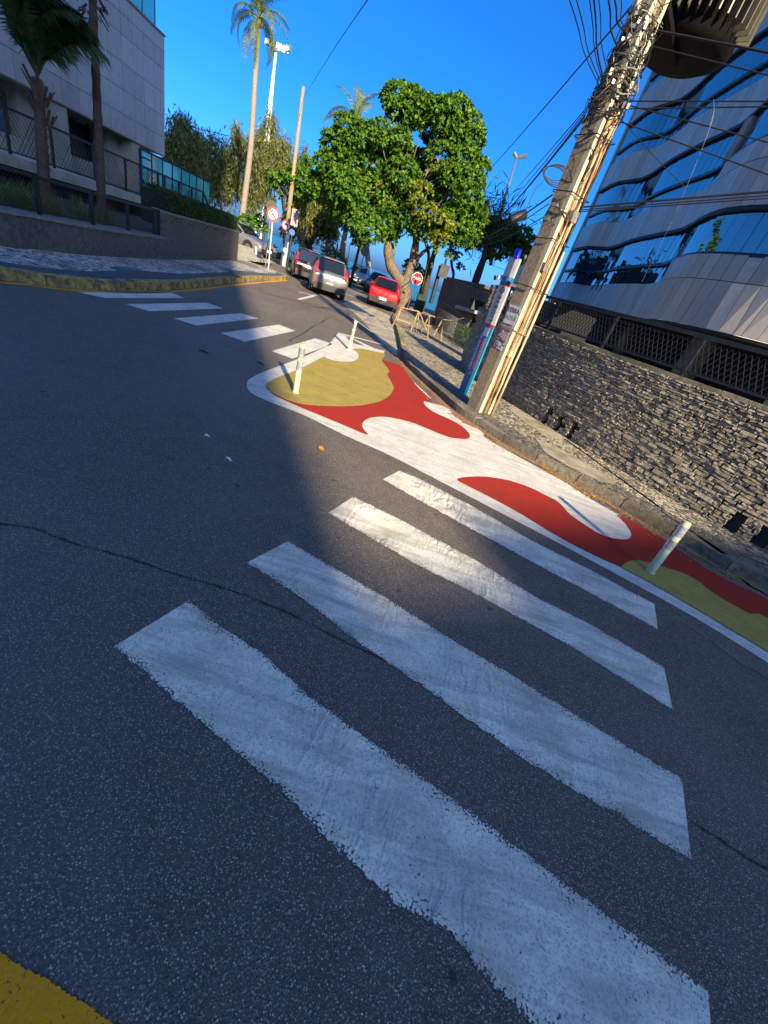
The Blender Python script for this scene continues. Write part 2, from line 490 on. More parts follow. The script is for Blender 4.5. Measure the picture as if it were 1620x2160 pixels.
M['tower_wall'] = simple('tower wall', (.74, .70, .64), .8, var=.08, scale=1)
M['almond_leaf'] = mat_leaf('almond leaf', [(.022, .070, .008), (.050, .135, .010), (.10, .21, .014), (.17, .28, .02)], .55, .25)
M['almond_yellow'] = mat_leaf('almond yellowing leaf', [(.06, .14, .012), (.13, .21, .015), (.22, .25, .02), (.36, .24, .02)], .45, .3)
M['casuarina_leaf'] = mat_leaf('casuarina needles', [(.05, .07, .02), (.10, .115, .03), (.19, .18, .045)], .6, .15)
M['palm_leaf'] = mat_leaf('palm leaflet', [(.045, .075, .02), (.10, .14, .03), (.20, .21, .05)], .45, .2)
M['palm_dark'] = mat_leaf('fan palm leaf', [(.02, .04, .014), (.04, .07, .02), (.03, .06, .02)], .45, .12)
M['hedge_leaf'] = mat_leaf('hedge leaf', [(.012, .035, .01), (.03, .075, .015), (.06, .11, .02)], .5, .15)
M['grass'] = mat_leaf('grass blades', [(.05, .09, .015), (.12, .17, .03), (.22, .22, .06)], .6, .2)
M['agave_leaf'] = mat_leaf('spiky leaf', [(.05, .09, .025), (.12, .19, .05), (.22, .28, .08)], .5, .15)
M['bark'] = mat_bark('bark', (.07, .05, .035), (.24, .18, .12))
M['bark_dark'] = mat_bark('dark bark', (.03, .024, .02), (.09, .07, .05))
M['palm_bark'] = mat_bark('palm trunk', (.15, .12, .09), (.36, .31, .24), 5, (1, 1, 3), .8)
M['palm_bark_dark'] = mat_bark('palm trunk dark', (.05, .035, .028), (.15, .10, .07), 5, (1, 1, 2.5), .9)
M['wood_pole'] = mat_bark('wooden pole', (.20, .14, .08), (.38, .29, .17), 6)
M['dry_leaf'] = simple('dry leaf', (.50, .20, .02), .6, var=.3, scale=40)
M['twig'] = simple('dark twig', (.02, .017, .015), .8)
def carpaint(name, col, metal=.3, rough=.32):
    q = NT(name)
    d = q.ramp(q.noise(q.obj, 3, 5), [(.4, rough - .05), (.7, rough + .1)])
    return q.done(col, d, metal, None, .6, **{'Coat Weight': .6, 'Coat Roughness': .08})
M['car_grey'] = carpaint('grey car paint', (.14, .15, .15), .35)
M['car_black'] = carpaint('black car paint', (.018, .017, .017), .2, .25)
M['car_silver'] = carpaint('silver car paint', (.50, .51, .52), .25)
M['car_red'] = carpaint('red car paint', (.34, .004, .005), .0, .35)
M['car_dkgrey'] = carpaint('dark silver paint', (.20, .19, .20), .25)
M['car_plastic'] = simple('bumper plastic', (.02, .02, .021), .6, var=.15)
M['tail'] = simple('red lamp lens', (.55, .012, .02), .15, var=.1, spec=.8)
M['lamp_clear'] = simple('clear lamp lens', (.75, .76, .78), .08, .4, var=.1)
M['plate'] = simple('number plate', (.75, .75, .76), .4, var=.05)
M['rim'] = simple('alloy rim', (.40, .40, .42), .3, .8, var=.1)

def sea_mat():
    q = NT('sea water')
    v = q.scl(q.pos, (.05, .12, 1))
    c = q.ramp(q.noise(v, 2, 5), [(.35, (.015, .10, .13)), (.65, (.03, .17, .18))])
    return q.done(c, .35, 0, q.bump(q.noise(q.scl(q.pos, (.2, .5, 1)), 3, 6), .6, .4), .5)
M['sea'] = sea_mat()

# ================================================================== SETTING
def sheet(name, pts, z, mat, parent=None, kind=None):
    o = mesh(name, [(p[0], p[1], z) for p in pts], [tuple(range(len(pts)))], mat, parent)
    if o.data.polygons[0].normal.z < 0:
        o.data.flip_normals()
    if kind: o['kind'] = kind
    return o
# the ground: level town terrace that falls to the beach
gx = [-9000, -400, -120, -60, -20, 0, 20, 60, 120, 400, 9000]
gy = [-300, -80, 0, 30, 44, 52, 60, 75, 95, 120, 170]
gz = [-.05, -.05, -.05, -.05, -.10, -.5, -1.3, -2.6, -3.8, -4.6, -7]
V = [(x, y, z) for y, z in zip(gy, gz) for x in gx]
n = len(gx)
Fc = [(j*n+i, j*n+i+1, (j+1)*n+i+1, (j+1)*n+i) for j in range(len(gy)-1) for i in range(n-1)]
ground = mesh('ground', V, Fc, M['sand'], smooth=True); ground['kind'] = 'structure'
V = [(-14000, 100, -4.0), (14000, 100, -4.0), (14000, 16000, -4.0), (-14000, 16000, -4.0)]
sea = mesh('sea', V, [(0, 1, 2, 3)], M['sea']); sea['kind'] = 'structure'
road = sheet('road', [(-45, -60), (45, -60), (45, 4), (12, 34), (-6, 38), (-14, 29), (-60, 37), (-60, 10), (-30, -5)], 0.0, M['asphalt'], kind='structure')
# kerb lines
KR = [G(*p) for p in [(1620, 1245), (1533, 1205), (1447, 1149), (1363, 1105), (1265, 1048), (1166, 994), (1079, 945), (1017, 906), (971, 876), (940, 850), (886, 800), (856, 770)]]
KR = [Vector((9.5, -1.5, 0)), Vector((6.3, 1.9, 0))] + KR + [G(846, 745), Vector((-1.72, 15.4, 0)), Vector((-2.42, 18.8, 0)), Vector((-2.95, 24, 0)), Vector((-4.2, 32, 0))]
KL = [Vector((-10.5, -5, 0)), Vector((-7.8, 0, 0)), Vector((-6.7, 3.2, 0))] + [G(*p) for p in [(0, 591), (74, 600), (148, 608), (225, 612), (300, 613), (356, 611), (420, 606), (494, 597), (550, 593), (605, 590)]]
KL.append(KL[-1] + Vector((-1.6, 1.0, 0)))
KL.append(KL[-1] + Vector((-6, .6, 0)))
def offset(path, d):
    out = []
    for i, p in enumerate(path):
        t = (path[min(i+1, len(path)-1)] - path[max(i-1, 0)]).normalized()
        out.append(p + Vector((t.y, -t.x, 0)) * d)      # to the right of travel
    return out
WALLR = [Vector(p) for p in [(.62, 11.55, 0), (1.05, 10.1, 0), (1.79, 8.52, 0), (2.72, 6.98, 0), (3.40, 6.06, 0), (4.02, 5.32, 0), (4.65, 4.62, 0), (5.7, 3.5, 0), (7.6, 1.5, 0), (11, -2, 0)]]
WALLL = [Vector((-11.5, -5, 0)), Vector((-9.2, 0, 0)), Vector((-8.0, 4.0, 0))] + [G(*p, .14) for p in [(0, 520), (75, 527), (200, 540), (350, 548), (430, 549)]]
WALLL.append(G(500, 550, .14))
for w in WALLL: w.z = 0
HR, HL = .115, .15
kr_in = offset(catmull(KR, 4), .13)        # travelling away: the pavement lies to the right
kl_c = catmull(KL, 4)
kl_in = offset(kl_c, -.15)
pr = [(p.x, p.y) for p in kr_in] + [(4, 34), (3.2, 14)] + [(p.x + .25, p.y + .15) for p in WALLR]
pav_r = sheet('pavement_right', pr, HR - .004, M['mosaic_r'], kind='structure')
pl = [(p.x, p.y) for p in kl_in] + [(-30, kl_in[-1].y + 1.5), (-30, 27), (-11.6, 27)] + [(p.x - .2, p.y) for p in reversed(WALLL)]
pav_l = sheet('pavement_left', pl, HL - .004, M['mosaic_l'], kind='structure')
def solid_strip(path, d0, d1, z0, z1, name, mat, parent, jit=0.0):
    a = offset(path, d0); b = offset(path, d1)
    mb = MB(); V = []; n = len(path)
    for p, q in zip(a, b):
        j = random.uniform(-jit, jit)
        V += [(p.x, p.y, z0), (p.x, p.y, z1 + j), (q.x, q.y, z1 + j), (q.x, q.y, z0)]
    Fc = []
    for i in range(n-1):
        k = 4*i
        for e in range(4):
            Fc.append((k+e, k+(e+1) % 4, k+4+(e+1) % 4, k+4+e))
    Fc += [(3, 2, 1, 0), (4*n-4, 4*n-3, 4*n-2, 4*n-1)]
    o = mb.add(V, Fc).build(name, mat, parent)
    bm = bmesh.new(); bm.from_mesh(o.data); bmesh.ops.recalc_face_normals(bm, faces=bm.faces); bm.to_mesh(o.data); bm.free()
    return o
def resample(path, step):
    out = [path[0].copy()]; acc = 0.0
    for a, b in zip(path, path[1:]):
        L = (b - a).length
        if L < 1e-6: continue
        while acc + L >= step:
            t = (step - acc) / L
            a = a.lerp(b, t); out.append(a.copy()); L = (b - a).length; acc = 0.0
            if L < 1e-9: break
        acc += L
    return out
def kerb(path, side, h, parent, step, matf):
    P = resample(catmull(path, 8), step / 5)
    i = 0; k = 0
    while i + 5 < len(P):
        seg = P[i:i+6]
        a = seg[0].lerp(seg[1], .05); b = seg[5].lerp(seg[4], .05)
        seg = [a] + seg[1:5] + [b]
        dj = random.uniform(-.008, .008)
        solid_strip(seg, dj * side, side * (.15 + dj), -.03, h + random.uniform(-.006, .008), 'kerb_stone', matf(seg[2]), parent, .007)
        i += 5; k += 1
kerb(KR, 1, HR, pav_r, .62, lambda p: M['kerb_yellow'] if 11.6 < p.y < 17 else M['kerb'])
kerb(KL, -1, HL, pav_l, .85, lambda p: M['kerb_yellow'])
# darker pavement strips and patches let into the right pavement
ks = [p for p in offset(catmull(KR, 4), .15) if p.y < 8.6]
ks2 = [p + (q - p).normalized() * w for p, q, w in zip(ks, [p + Vector((.8, .6, 0)) for p in ks], [.34 + .06 * math.sin(i * 1.3) for i in range(len(ks))])]
sheet('dark_mosaic_band', [(p.x, p.y) for p in ks] + [(p.x, p.y) for p in reversed(ks2)], HR + .001, M['mosaic_dark'], pav_r)
sheet('concrete_slab', [G(*p, HR) [:2] for p in [(1085, 852), (1132, 882), (1150, 895), (1199, 925), (1158, 926), (1110, 893), (1070, 860)]], HR + .001, M['slab'], pav_r)
sheet('concrete_slab', [G(*p, HR)[:2] for p in [(1128, 925), (1170, 942), (1230, 975), (1290, 1010), (1300, 1022), (1262, 1015), (1200, 985), (1150, 955)]], HR + .005, M['slab'], pav_r)
# manholes and dark inlays on the left pavement
sheet('utility_cover', [G(*p, HL)[:2] for p in [(228, 563), (262, 562), (300, 571), (262, 576)]], HL + .001, simple('green cover', (.03, .13, .11), .6), pav_l)
lp = [p for p in offset(catmull(KL, 4), -.17) if 3 < p.y < 21.5]
lp2 = [p + Vector((-.34 - .22 * max(0, math.sin(p.y * .9)), 0, 0)) for p in lp]
sheet('dark_mosaic_band', [(p.x, p.y) for p in lp] + [(p.x, p.y) for p in reversed(lp2)], HL + .002, simple('dark inlay', (.075, .08, .085), .8, var=.4, scale=20, bump=.6), pav_l)

# gutter dirt on the right
gp = [p for p in catmull(KR, 5) if p.y < 11]
def wob(p, a): return a * (1 + .5 * math.sin(p.x * 7 + p.y * 5) + .3 * math.sin(p.x * 17))
go = offset(gp, -.005); gi = [p for p in offset(gp, -.16)]
gi = [a + (b - a) * (1 + .35 * math.sin(a.y * 9) + .2 * math.sin(a.y * 23)) for a, b in zip(go, gi)]
tag(sheet('gutter_dirt', [(p.x, p.y) for p in go] + [(p.x, p.y) for p in reversed(gi)], .006, M['dirt'], road), kind=None)

# ------------------------------------------------------------------ road markings
def paint(name, px, z, mat, k=4, parent=road, closed=True, corner=False):
    P = [G(*p) for p in px]
    P = catmull(P, k, True) if k > 1 else P
    return sheet(name, P, z, mat, parent)
def stripe(name, top, bot, z, mat, jit=.004, n=120):
    def even(px):
        P = [G(*p) for p in px]
        D = [0]
        for a, b in zip(P, P[1:]): D.append(D[-1] + (b-a).length)
        out = []
        for i in range(n+1):
            s = D[-1] * i / n
            j = max(k for k in range(len(D)) if D[k] <= s + 1e-9); j = min(j, len(P) - 2)
            out.append(P[j].lerp(P[j+1], (s - D[j]) / max(1e-9, D[j+1] - D[j])))
        return out
    A, B = even(top), even(bot)
    m = 8; V = []; UV = []
    for i, (a, b) in enumerate(zip(A, B)):
        d = (b - a).normalized()
        ja = jit * random.uniform(-1, 1); jb = jit * random.uniform(-1, 1) * 1.5
        a2 = a - d * ja; b2 = b + d * jb
        for k in range(m + 1):
            p = a2.lerp(b2, k / m); V.append((p.x, p.y, z)); UV.append((i / n * 6, k / m))
    Q = [(i*(m+1)+k, (i+1)*(m+1)+k, (i+1)*(m+1)+k+1, i*(m+1)+k+1) for i in range(n) for k in range(m)]
    o = npmesh(name, np.array(V), np.array(Q), mat, road)
    if o.data.polygons[0].normal.z < 0: o.data.flip_normals()
    uv = o.data.uv_layers.new(name='UVMap')
    idx = np.zeros(len(o.data.loops), dtype=np.int32); o.data.loops.foreach_get('vertex_index', idx)
    uv.data.foreach_set('uv', np.array(UV, dtype=np.float32)[idx].ravel())
    return o
st = M['stripe']
s = stripe('crossing_stripe', [(398, 1268), (470, 1325), (560, 1385), (660, 1475), (790, 1570), (960, 1690), (985, 1705), (1190, 1865), (1340, 1975), (1492, 2092)],
       [(240, 1365), (330, 1440), (430, 1530), (500, 1590), (600, 1672), (700, 1782), (850, 1920), (950, 1965), (1010, 2052), (1130, 2165), (1330, 2330), (1520, 2460)], .004, st)
s = stripe('crossing_stripe', [(608, 1142), (690, 1190), (820, 1265), (920, 1330), (1080, 1425), (1200, 1500), (1330, 1580), (1437, 1643)],
       [(520, 1188), (640, 1265), (760, 1360), (880, 1440), (1100, 1600), (1300, 1720), (1457, 1815)], .004, st)
s = stripe('crossing_stripe', [(745, 1048), (850, 1100), (1000, 1180), (1130, 1260), (1250, 1320), (1400, 1408)],
       [(692, 1083), (880, 1192), (1000, 1252), (1200, 1362), (1418, 1498)], .004, st, .0035)
s = stripe('crossing_stripe', [(842, 993), (880, 1008), (1000, 1070), (1120, 1140), (1240, 1200), (1380, 1275)],
       [(807, 1012), (900, 1065), (1000, 1120), (1200, 1228), (1387, 1328)], .004, st, .0035)
wn_ = M['white_new']
for q in ([(165, 617), (360, 617), (389, 629), (222, 629)], [(265, 642), (435, 639), (471, 651), (315, 657)],
          [(366, 672), (508, 661), (545, 672), (414, 687)], [(466, 703), (588, 685), (623, 698), (516, 721)], [(573, 741), (665, 714), (702, 726), (617, 757)]):
    paint('crossing_stripe', q, .004, wn_, 1)
def z3(a): return [(500 + x / 3, 640 + y / 3) for x, y in a]
def zq(a): return [(740 + x / 2.4545, 820 + y / 2.4545) for x, y in a]
def z4(a): return [(1100 + x / 3.115, 860 + y / 3.115) for x, y in a]
outer = z3([(640, 188), (580, 260), (530, 290), (420, 340), (300, 385), (180, 430), (100, 468), (64, 500), (80, 560), (200, 622), (420, 708), (700, 845)]) + [(820, 960), (944, 1024), (1147, 1130), (1293, 1208), (1460, 1300), (1620, 1399), (1800, 1512)]
inner = [(1800, 1370)] + z4([(1620, 1262), (1300, 1110), (1010, 920), (830, 810), (630, 700), (450, 600), (300, 500), (0, 335)]) + zq([(690, 250), (690, 225), (560, 130), (480, 90), (375, 65)]) + z3([(1225, 600), (1100, 480), (1040, 400), (990, 380), (915, 365), (928, 318), (930, 300), (870, 285), (740, 225), (652, 190)])
paint('kerb_extension_white', outer + inner, .004, wn_, 3)
# the asphalt triangle left open near its far tip, and the thin set-out line
paint('asphalt_gap', z3([(690, 215), (715, 218), (770, 250), (805, 270), (768, 262), (735, 252)]), .008, M['asphalt'], 2)
paint('set_out_line', z3([(655, 190), (925, 262), (925, 268), (655, 196)]), .012, wn_, 1)
yel = z3([(550, 338), (560, 345), (620, 365), (700, 372), (750, 362), (771, 340), (760, 310), (735, 290), (800, 290), (900, 312), (932, 318), (930, 340), (915, 362), (935, 385), (966, 430), (950, 450), (965, 480), (992, 530), (985, 560), (960, 590), (900, 625), (780, 650), (640, 656), (480, 650), (380, 635), (290, 605), (225, 570), (193, 545), (184, 520), (200, 500), (260, 470), (350, 435), (430, 400)])
paint('ochre_blob', yel, .008, M['olive_paint'], 3)
red1 = z3([(184, 524), (225, 578), (350, 640), (480, 695), (640, 760), (820, 836), (800, 802), (790, 770), (812, 742), (860, 726), (930, 722), (1020, 735), (1130, 765), (1250, 815), (1340, 850), (1400, 860), (1450, 862), (1471, 850), (1465, 825), (1420, 780), (1340, 735), (1260, 700), (1200, 660), (1180, 630), (1195, 618), (1232, 618), (1150, 540), (1100, 480), (1040, 400), (990, 380), (930, 362), (916, 368), (935, 388), (964, 430), (951, 450), (965, 480), (991, 530), (985, 560), (960, 590), (900, 625), (780, 650), (640, 656), (480, 650), (380, 635), (290, 605), (225, 570), (193, 545)])
paint('red_blob', red1, .012, M['red_paint'], 3)
red2 = zq([(550, 474), (600, 460), (700, 458), (820, 478), (930, 515), (1010, 555), (1075, 590), (1130, 650), (1200, 700), (1280, 750), (1350, 775), (1420, 783), (1450, 770), (1448, 740), (1420, 700), (1378, 655)]) + z4([(720, 745), (830, 812), (1010, 922), (1300, 1112), (1620, 1264)]) + [(1800, 1372), (1800, 1440)] + z4([(1620, 1392), (1500, 1360), (1400, 1310), (1250, 1220), (1150, 1140), (1050, 1090), (940, 1055), (830, 1024), (800, 1015), (740, 1008), (690, 1020), (655, 1052), (300, 885), (0, 705)]) + [(1030, 1048), (990, 1028)]
paint('red_blob', red2, .008, M['red_paint'], 3)
olive2 = z4([(655, 1052), (690, 1020), (740, 1008), (800, 1015), (940, 1055), (1050, 1090), (1150, 1140), (1250, 1220), (1400, 1310), (1500, 1360), (1620, 1392)]) + [(1800, 1440), (1800, 1485), (1620, 1378), (1460, 1282), (1380, 1236), (1332, 1210)]
paint('ochre_blob', olive2, .012, M['olive_paint'], 3)
stripe('yellow_line', [(-60, 1965), (0, 2010), (120, 2080), (250, 2165), (500, 2320)], [(-200, 2140), (-60, 2230), (60, 2300), (300, 2480)], .004, M['yellow_paint'], .003)
def ribbon(name, path, w, z, mat, jit=0.0, parent=road, taper=False):
    P = catmull(path, 6); L = offset(P, -w/2); Rr = offset(P, w/2)
    V = []
    for i, (a, b) in enumerate(zip(L, Rr)):
        d = (b - a); e = random.uniform(-jit, jit); f2 = random.uniform(-jit, jit)
        a = a + d.normalized() * e; b = b + d.normalized() * f2
        V += [(a.x, a.y, z), (b.x, b.y, z)]
    n = len(P)
    o = mesh(name, V, [(2*i, 2*i+1, 2*i+3, 2*i+2) for i in range(n-1)], mat, parent)
    if o.data.polygons[0].normal.z < 0: o.data.flip_normals()
    return o
ribbon('yellow_edge_line', [Vector((-6.6, 2.5, 0)), G(0, 596), G(74, 604), G(148, 612), G(225, 616), G(300, 617.5), G(356, 616), G(435, 609), G(500, 601), G(560, 595), G(606, 592)], .09, .004, M['yellow_paint'])
ribbon('worn_line', [G(1425, 1300), G(1500, 1350), G(1560, 1395), G(1640, 1440)], .035, .004, M['faint_line'], .012)
for a, b, w in (((629, 616), (668, 624), .12), ((630, 632), (668, 622), .14), ((722, 618), (745, 626), .25), ((735, 612), (768, 622), .25), ((748, 606), (775, 614), .2), ((745, 678), (752, 683), .1)):
    ribbon('white_line_mark', [G(*a), G(*b)], w, .004, wn_)
ribbon('white_line_mark', [G(668, 622), G(745, 672), G(842, 745)], .06, .004, wn_, .01)
def _crack():
    q = NT('crack')
    f = q.math('GREATER_THAN', q.noise(q.pos, 160, 3, .7), .47)
    q.done((.026, .024, .022), .9)
    tr = q.n('ShaderNodeBsdfTransparent'); mx = q.n('ShaderNodeMixShader')
    q.L(f, mx.inputs[0]); q.L(tr.outputs[0], mx.inputs[1]); q.L(q.b.outputs[0], mx.inputs[2]); q.L(mx.outputs[0], q.out.inputs[0])
    return q.m
M['crack'] = _crack()
cp = [G(-40, 1098), G(0, 1105), G(80, 1118), G(150, 1145), G(250, 1172), G(350, 1205), G(440, 1232), G(500, 1250), G(600, 1290), G(740, 1360), G(860, 1418), G(1000, 1490), G(1200, 1590), G(1350, 1672), G(1470, 1740), G(1560, 1800), G(1640, 1845)]
ribbon('crack', cp, .013, .0025, M['crack'], .006)
ribbon('crack', [G(610, 720), G(660, 690), G(700, 668), G(735, 655)], .03, .003, M['crack'], .02)
ribbon('tyre_track', [G(395, 590), G(480, 625), G(600, 672), G(700, 705)], .10, .002, simple('pale dust track', (.15, .14, .12), .9, var=.3), .03)
ribbon('tyre_track', [G(420, 615), G(500, 645), G(600, 690)], .06, .002, simple('pale dust track b', (.14, .13, .115), .9, var=.3), .03)

# concrete apron in the parking bay by the kerb ramp
sheet('concrete_apron', [G(*p)[:2] for p in [(742, 634), (775, 645), (800, 655), (826, 668), (837, 690), (843, 720), (846, 745), (850, 760), (828, 745), (800, 716), (775, 688), (752, 664), (722, 640)]], .003, M['apron'], road)

# ================================================================== RIGHT STONE WALL
WT = 1.58
wall = thing('stone_wall', 'long dry-stacked brown stone wall behind the concrete pole with a mossy coping', 'wall', (WALLR[4].x, WALLR[4].y, 0))
WP = resample(catmull(WALLR, 10), .02)
def wpt(s):
    i = min(max(int(s / .02), 0), len(WP) - 2); return WP[i], (WP[min(i+3, len(WP)-1)] - WP[max(i-3, 0)]).normalized()
def wall_s(px, z=HR):
    g_ = G(*px, z); return min(range(len(WP)), key=lambda i: (WP[i].x - g_.x)**2 + (WP[i].y - g_.y)**2) * .02
path = WP[::15]
solid_strip(path, -.10, -.45, 0, WT - .05, 'core', M['mortar'], wall)
solid_strip(path, .02, -.50, WT - .05, WT, 'coping', M['coping'], wall, .006)
holes = [(wall_s(p) - w, wall_s(p) + w, HR, HR + h) for p, w, h in (((1160, 897), .045, .27), ((1184, 912), .045, .27), ((1207, 927), .05, .27), ((1545, 1118), .07, .24), ((1602, 1148), .08, .25))]
def stone_mesh(seed, nseg=2):
    bm = bmesh.new(); bmesh.ops.create_cube(bm, size=1)
    bmesh.ops.subdivide_edges(bm, edges=bm.edges, cuts=1)
    rr = random.Random(seed)
    for v in bm.verts:
        c = v.co
        f = 1 - .035 * (abs(c.x) > .4) * (abs(c.z) > .4) - .03 * (abs(c.y) > .4) * ((abs(c.x) > .4) + (abs(c.z) > .4))
        v.co = Vector((c.x * f + rr.uniform(-.02, .02), c.y + rr.uniform(-.10, .10), c.z * f + rr.uniform(-.035, .035)))
    bmesh.ops.recalc_face_normals(bm, faces=bm.faces)
    me = bpy.data.meshes.new('stone'); bm.to_mesh(me); bm.free(); return me
SM = [stone_mesh(i) for i in range(10)]
for me in SM: me.materials.append(M['stone_w'])
stones = []
z = HR - .03; row = 0
Smax = 11.5
while z < WT - .06:
    h = random.choice((.026, .032, .036, .042, .05, .062)); h = min(h, WT - .05 - z)
    if h < .025: break
    s0 = random.uniform(-.15, 0)
    while s0 < Smax:
        L = random.uniform(.06, .22) * (1.25 if h > .045 else .85)
        a, b = s0 + .003, s0 + L - .003
        for h0, h1, z0, z1 in holes:
            if z + h > z0 + .01 and z < z1:
                if a < h0 < b and b < h1 + .3 and h0 - a > .03: b = min(b, h0)
                elif a < h1 < b: a = h1
        if not any(b > h0 + .001 and a < h1 - .001 and z + h > z0 + .01 and z < z1 for h0, h1, z0, z1 in holes) and b - a > .02:
            if a > 0: stones.append(((a + b) / 2, z + h / 2, b - a, h - .005, random.uniform(.08, .11), random.randrange(10), random.uniform(-.012, .010)))
        s0 += L
    z += h; row += 1
def stone_key(st_):
    p, t = wpt(st_[0]); q = Vector((p.x, p.y, st_[1])) - Vector((0, 0, H))
    w = q.dot(FWD)
    if w <= .1: return 1e9
    x = 810 + F * q.dot(XI) / w; y = 1080 + F * q.dot(YI) / w
    if not (-10 < x < 1630 and -10 < y < 2170): return 1e6 + q.length
    return q.length / math.sqrt(st_[2] * st_[3] * 60)
stones.sort(key=stone_key)
restV, restF = [], []
for i, (sx, zc, L, h, dep, var, out) in enumerate(stones):
    p, t = wpt(sx)
    nrm = Vector((t.y, -t.x, 0))
    if nrm.dot(Vector((p.x, p.y, 0))) > 0: nrm = -nrm            # face the road
    rz = math.atan2(t.y, t.x)
    c = Vector((p.x, p.y, zc)) - nrm * (dep / 2 - .03 - out)
    Mx = Matrix.Translation(c) @ Matrix.Rotation(rz, 4, 'Z') @ Matrix.Rotation(random.uniform(-.05, .05), 4, 'Y') @ Matrix.Diagonal((L, dep, h, 1))
    if i < 300:
        o = bpy.data.objects.new('stone', SM[var]); COL.objects.link(o); o.parent = wall
        o.matrix_parent_inverse = Matrix.Translation(-wall.location); o.matrix_basis = Mx
    else:
        n = len(restV); me = SM[var]
        restV += [Mx @ v.co for v in me.vertices]
        restF += [tuple(n + k for k in f.vertices) for f in me.polygons]
o = mesh('small_stones', restV, restF, M['stone_w2'], wall); o['kind'] = 'stuff'

# fence of black mesh on that wall
fence = thing('mesh_fence', 'black iron mesh fence standing on the stone wall below the curved building', 'fence', (WALLR[4].x, WALLR[4].y, WT))
fb = offset(WP, -.22)[::10]
def fbpt(s):
    i = s / .2; k = min(int(i), len(fb) - 2); return fb[k].lerp(fb[k+1], i - k)
FT = 2.09
s0 = .1; k = 0
solid_strip([p + Vector((0, 0, 0)) for p in fb[::3]], -.02, .02, FT, FT + .05, 'top_rail', M['black_metal'], fence)
solid_strip(fb[::3], -.015, .015, WT + .06, WT + .09, 'bottom_rail', M['black_metal'], fence)
while s0 < 12.5:
    p = fbpt(s0)
    MB().box((p.x, p.y, (WT + FT) / 2), (.05, .05, FT - WT), math.atan2(*(fbpt(s0+.1)-p).yx)).build('post', M['black_metal'], fence)
    q = fbpt(s0 + 1.45)
    mb = MB(); L = (q - p).length; d = (q - p).normalized(); hh = FT - WT - .12
    c = 0.0; step = .075
    while c < L + hh:
        for sg in (1, -1):
            # diamond wires
            x0, x1 = c - hh * .55, c
            za, zb = 0, hh
            if sg < 0: x0, x1 = x1, x0
            a0, b0 = x0, x1
            def cl(xa, za_, xb, zb_):
                if xb == xa: return None
                lo, hi = 0.0, 1.0
                for lim, sgn in ((0, 1), (L, -1)):
                    fa, fbb = (xa - lim) * sgn, (xb - lim) * sgn
                    if fa < 0 and fbb < 0: return None
                    if fa < 0: lo = max(lo, fa / (fa - fbb))
                    if fbb < 0: hi = min(hi, fa / (fa - fbb))
                return (lo, hi) if hi > lo + .02 else None
            r = cl(a0, za, b0, zb)
            if r:
                A = Vector((p.x, p.y, WT + .08)) + d * (a0 + (b0 - a0) * r[0]) + Vector((0, 0, hh * r[0]))
                B = Vector((p.x, p.y, WT + .08)) + d * (a0 + (b0 - a0) * r[1]) + Vector((0, 0, hh * r[1]))
                mb.bar(A, B, .008, .008)
        c += step
    o = mb.build('wire_mesh', M['black_metal'], fence)
    s0 += 1.45; k += 1

# ================================================================== RIGHT CURVED BUILDING
bld = thing('curved_building', 'grey granite building with wavy bands of blue mirror glass behind the stone wall', 'building', (9, 20, 0))
plan = [(6.0, 31.5), (6.2, 29.2), (6.9, 27.6), (7.0, 26.2), (6.95, 24.2), (7.1, 22), (7.3, 20), (7.05, 18.3), (6.95, 17), (7.15, 16.1), (7.5, 15.35), (7.85, 14.7), (8.5, 13.65), (9.5, 12.6), (11.0, 11.4), (13, 10.2), (16, 8.8)]
planE0 = [(5.0, 26), (5.3, 24.6), (5.9, 23.6), (6.5, 22.8), (7.0, 21.2), (7.2, 19.8), (7.15, 18.2), (7.05, 17), (7.2, 16.1), (7.45, 15.3), (7.75, 14.55), (8.5, 13.6), (9.5, 12.6), (11.0, 11.4), (13, 10.2), (16, 8.8)]
PP = resample(catmull([Vector((x, y, 0)) for x, y in plan], 12), .42)
P0 = resample(catmull([Vector((x, y, 0)) for x, y in planE0], 12), .21)
# slender backing core and slabs
def band(name, path, d0, d1, z0, z1, mat):
    return solid_strip(path, d0, d1, z0, z1, name, mat, bld)
inw = -1
# inward (towards +x) is to the left of travel (we travel towards the camera)
unit = bpy.data.meshes.new('panel')
bm = bmesh.new(); bmesh.ops.create_cube(bm, size=1); bmesh.ops.bevel(bm, geom=bm.edges[:], offset=.01, segments=1); bm.to_mesh(unit); bm.free(); unit.materials.append(M['granite_r'])
unit_g = unit.copy(); unit_g.name = 'window_pane'; unit_g.materials.clear(); unit_g.materials.append(M['glass_blue'])
def place(me, name, a, b, z0, z1, th, gap, back=0.0, parent=bld):
    a = Vector(a); b = Vector(b); d = (b - a); L = d.length; d.normalize()
    nrm = Vector((d.y, -d.x, 0))
    c = (a + b) / 2 - nrm * (th / 2 + back)
    c.z = (z0 + z1) / 2
    o = bpy.data.objects.new(name, me); COL.objects.link(o); o.parent = parent
    o.matrix_parent_inverse = Matrix.Translation(-parent.location)
    o.location = c; o.scale = (L - gap, th, z1 - z0 - gap)
    jr = .006 if me is unit_g else .003
    o.rotation_euler = (random.uniform(-jr, jr), 0, math.atan2(d.y, d.x) + random.uniform(-jr, jr))
    return o
azA1 = (az(1395, 589) + az(1420, 547)) / 2; azA3 = (az(1515, 368) + az(1538, 325)) / 2
LV = [(4.30, 5.0, 6.10, azA1), (7.40, 7.97, 9.15, azA3), (10.5, 11.0, 12.15, R_(30)), (13.5, 14.1, 14.9, R_(90))]
bands = [(6.22, 7.40), (9.27, 10.5), (12.27, 13.5)]
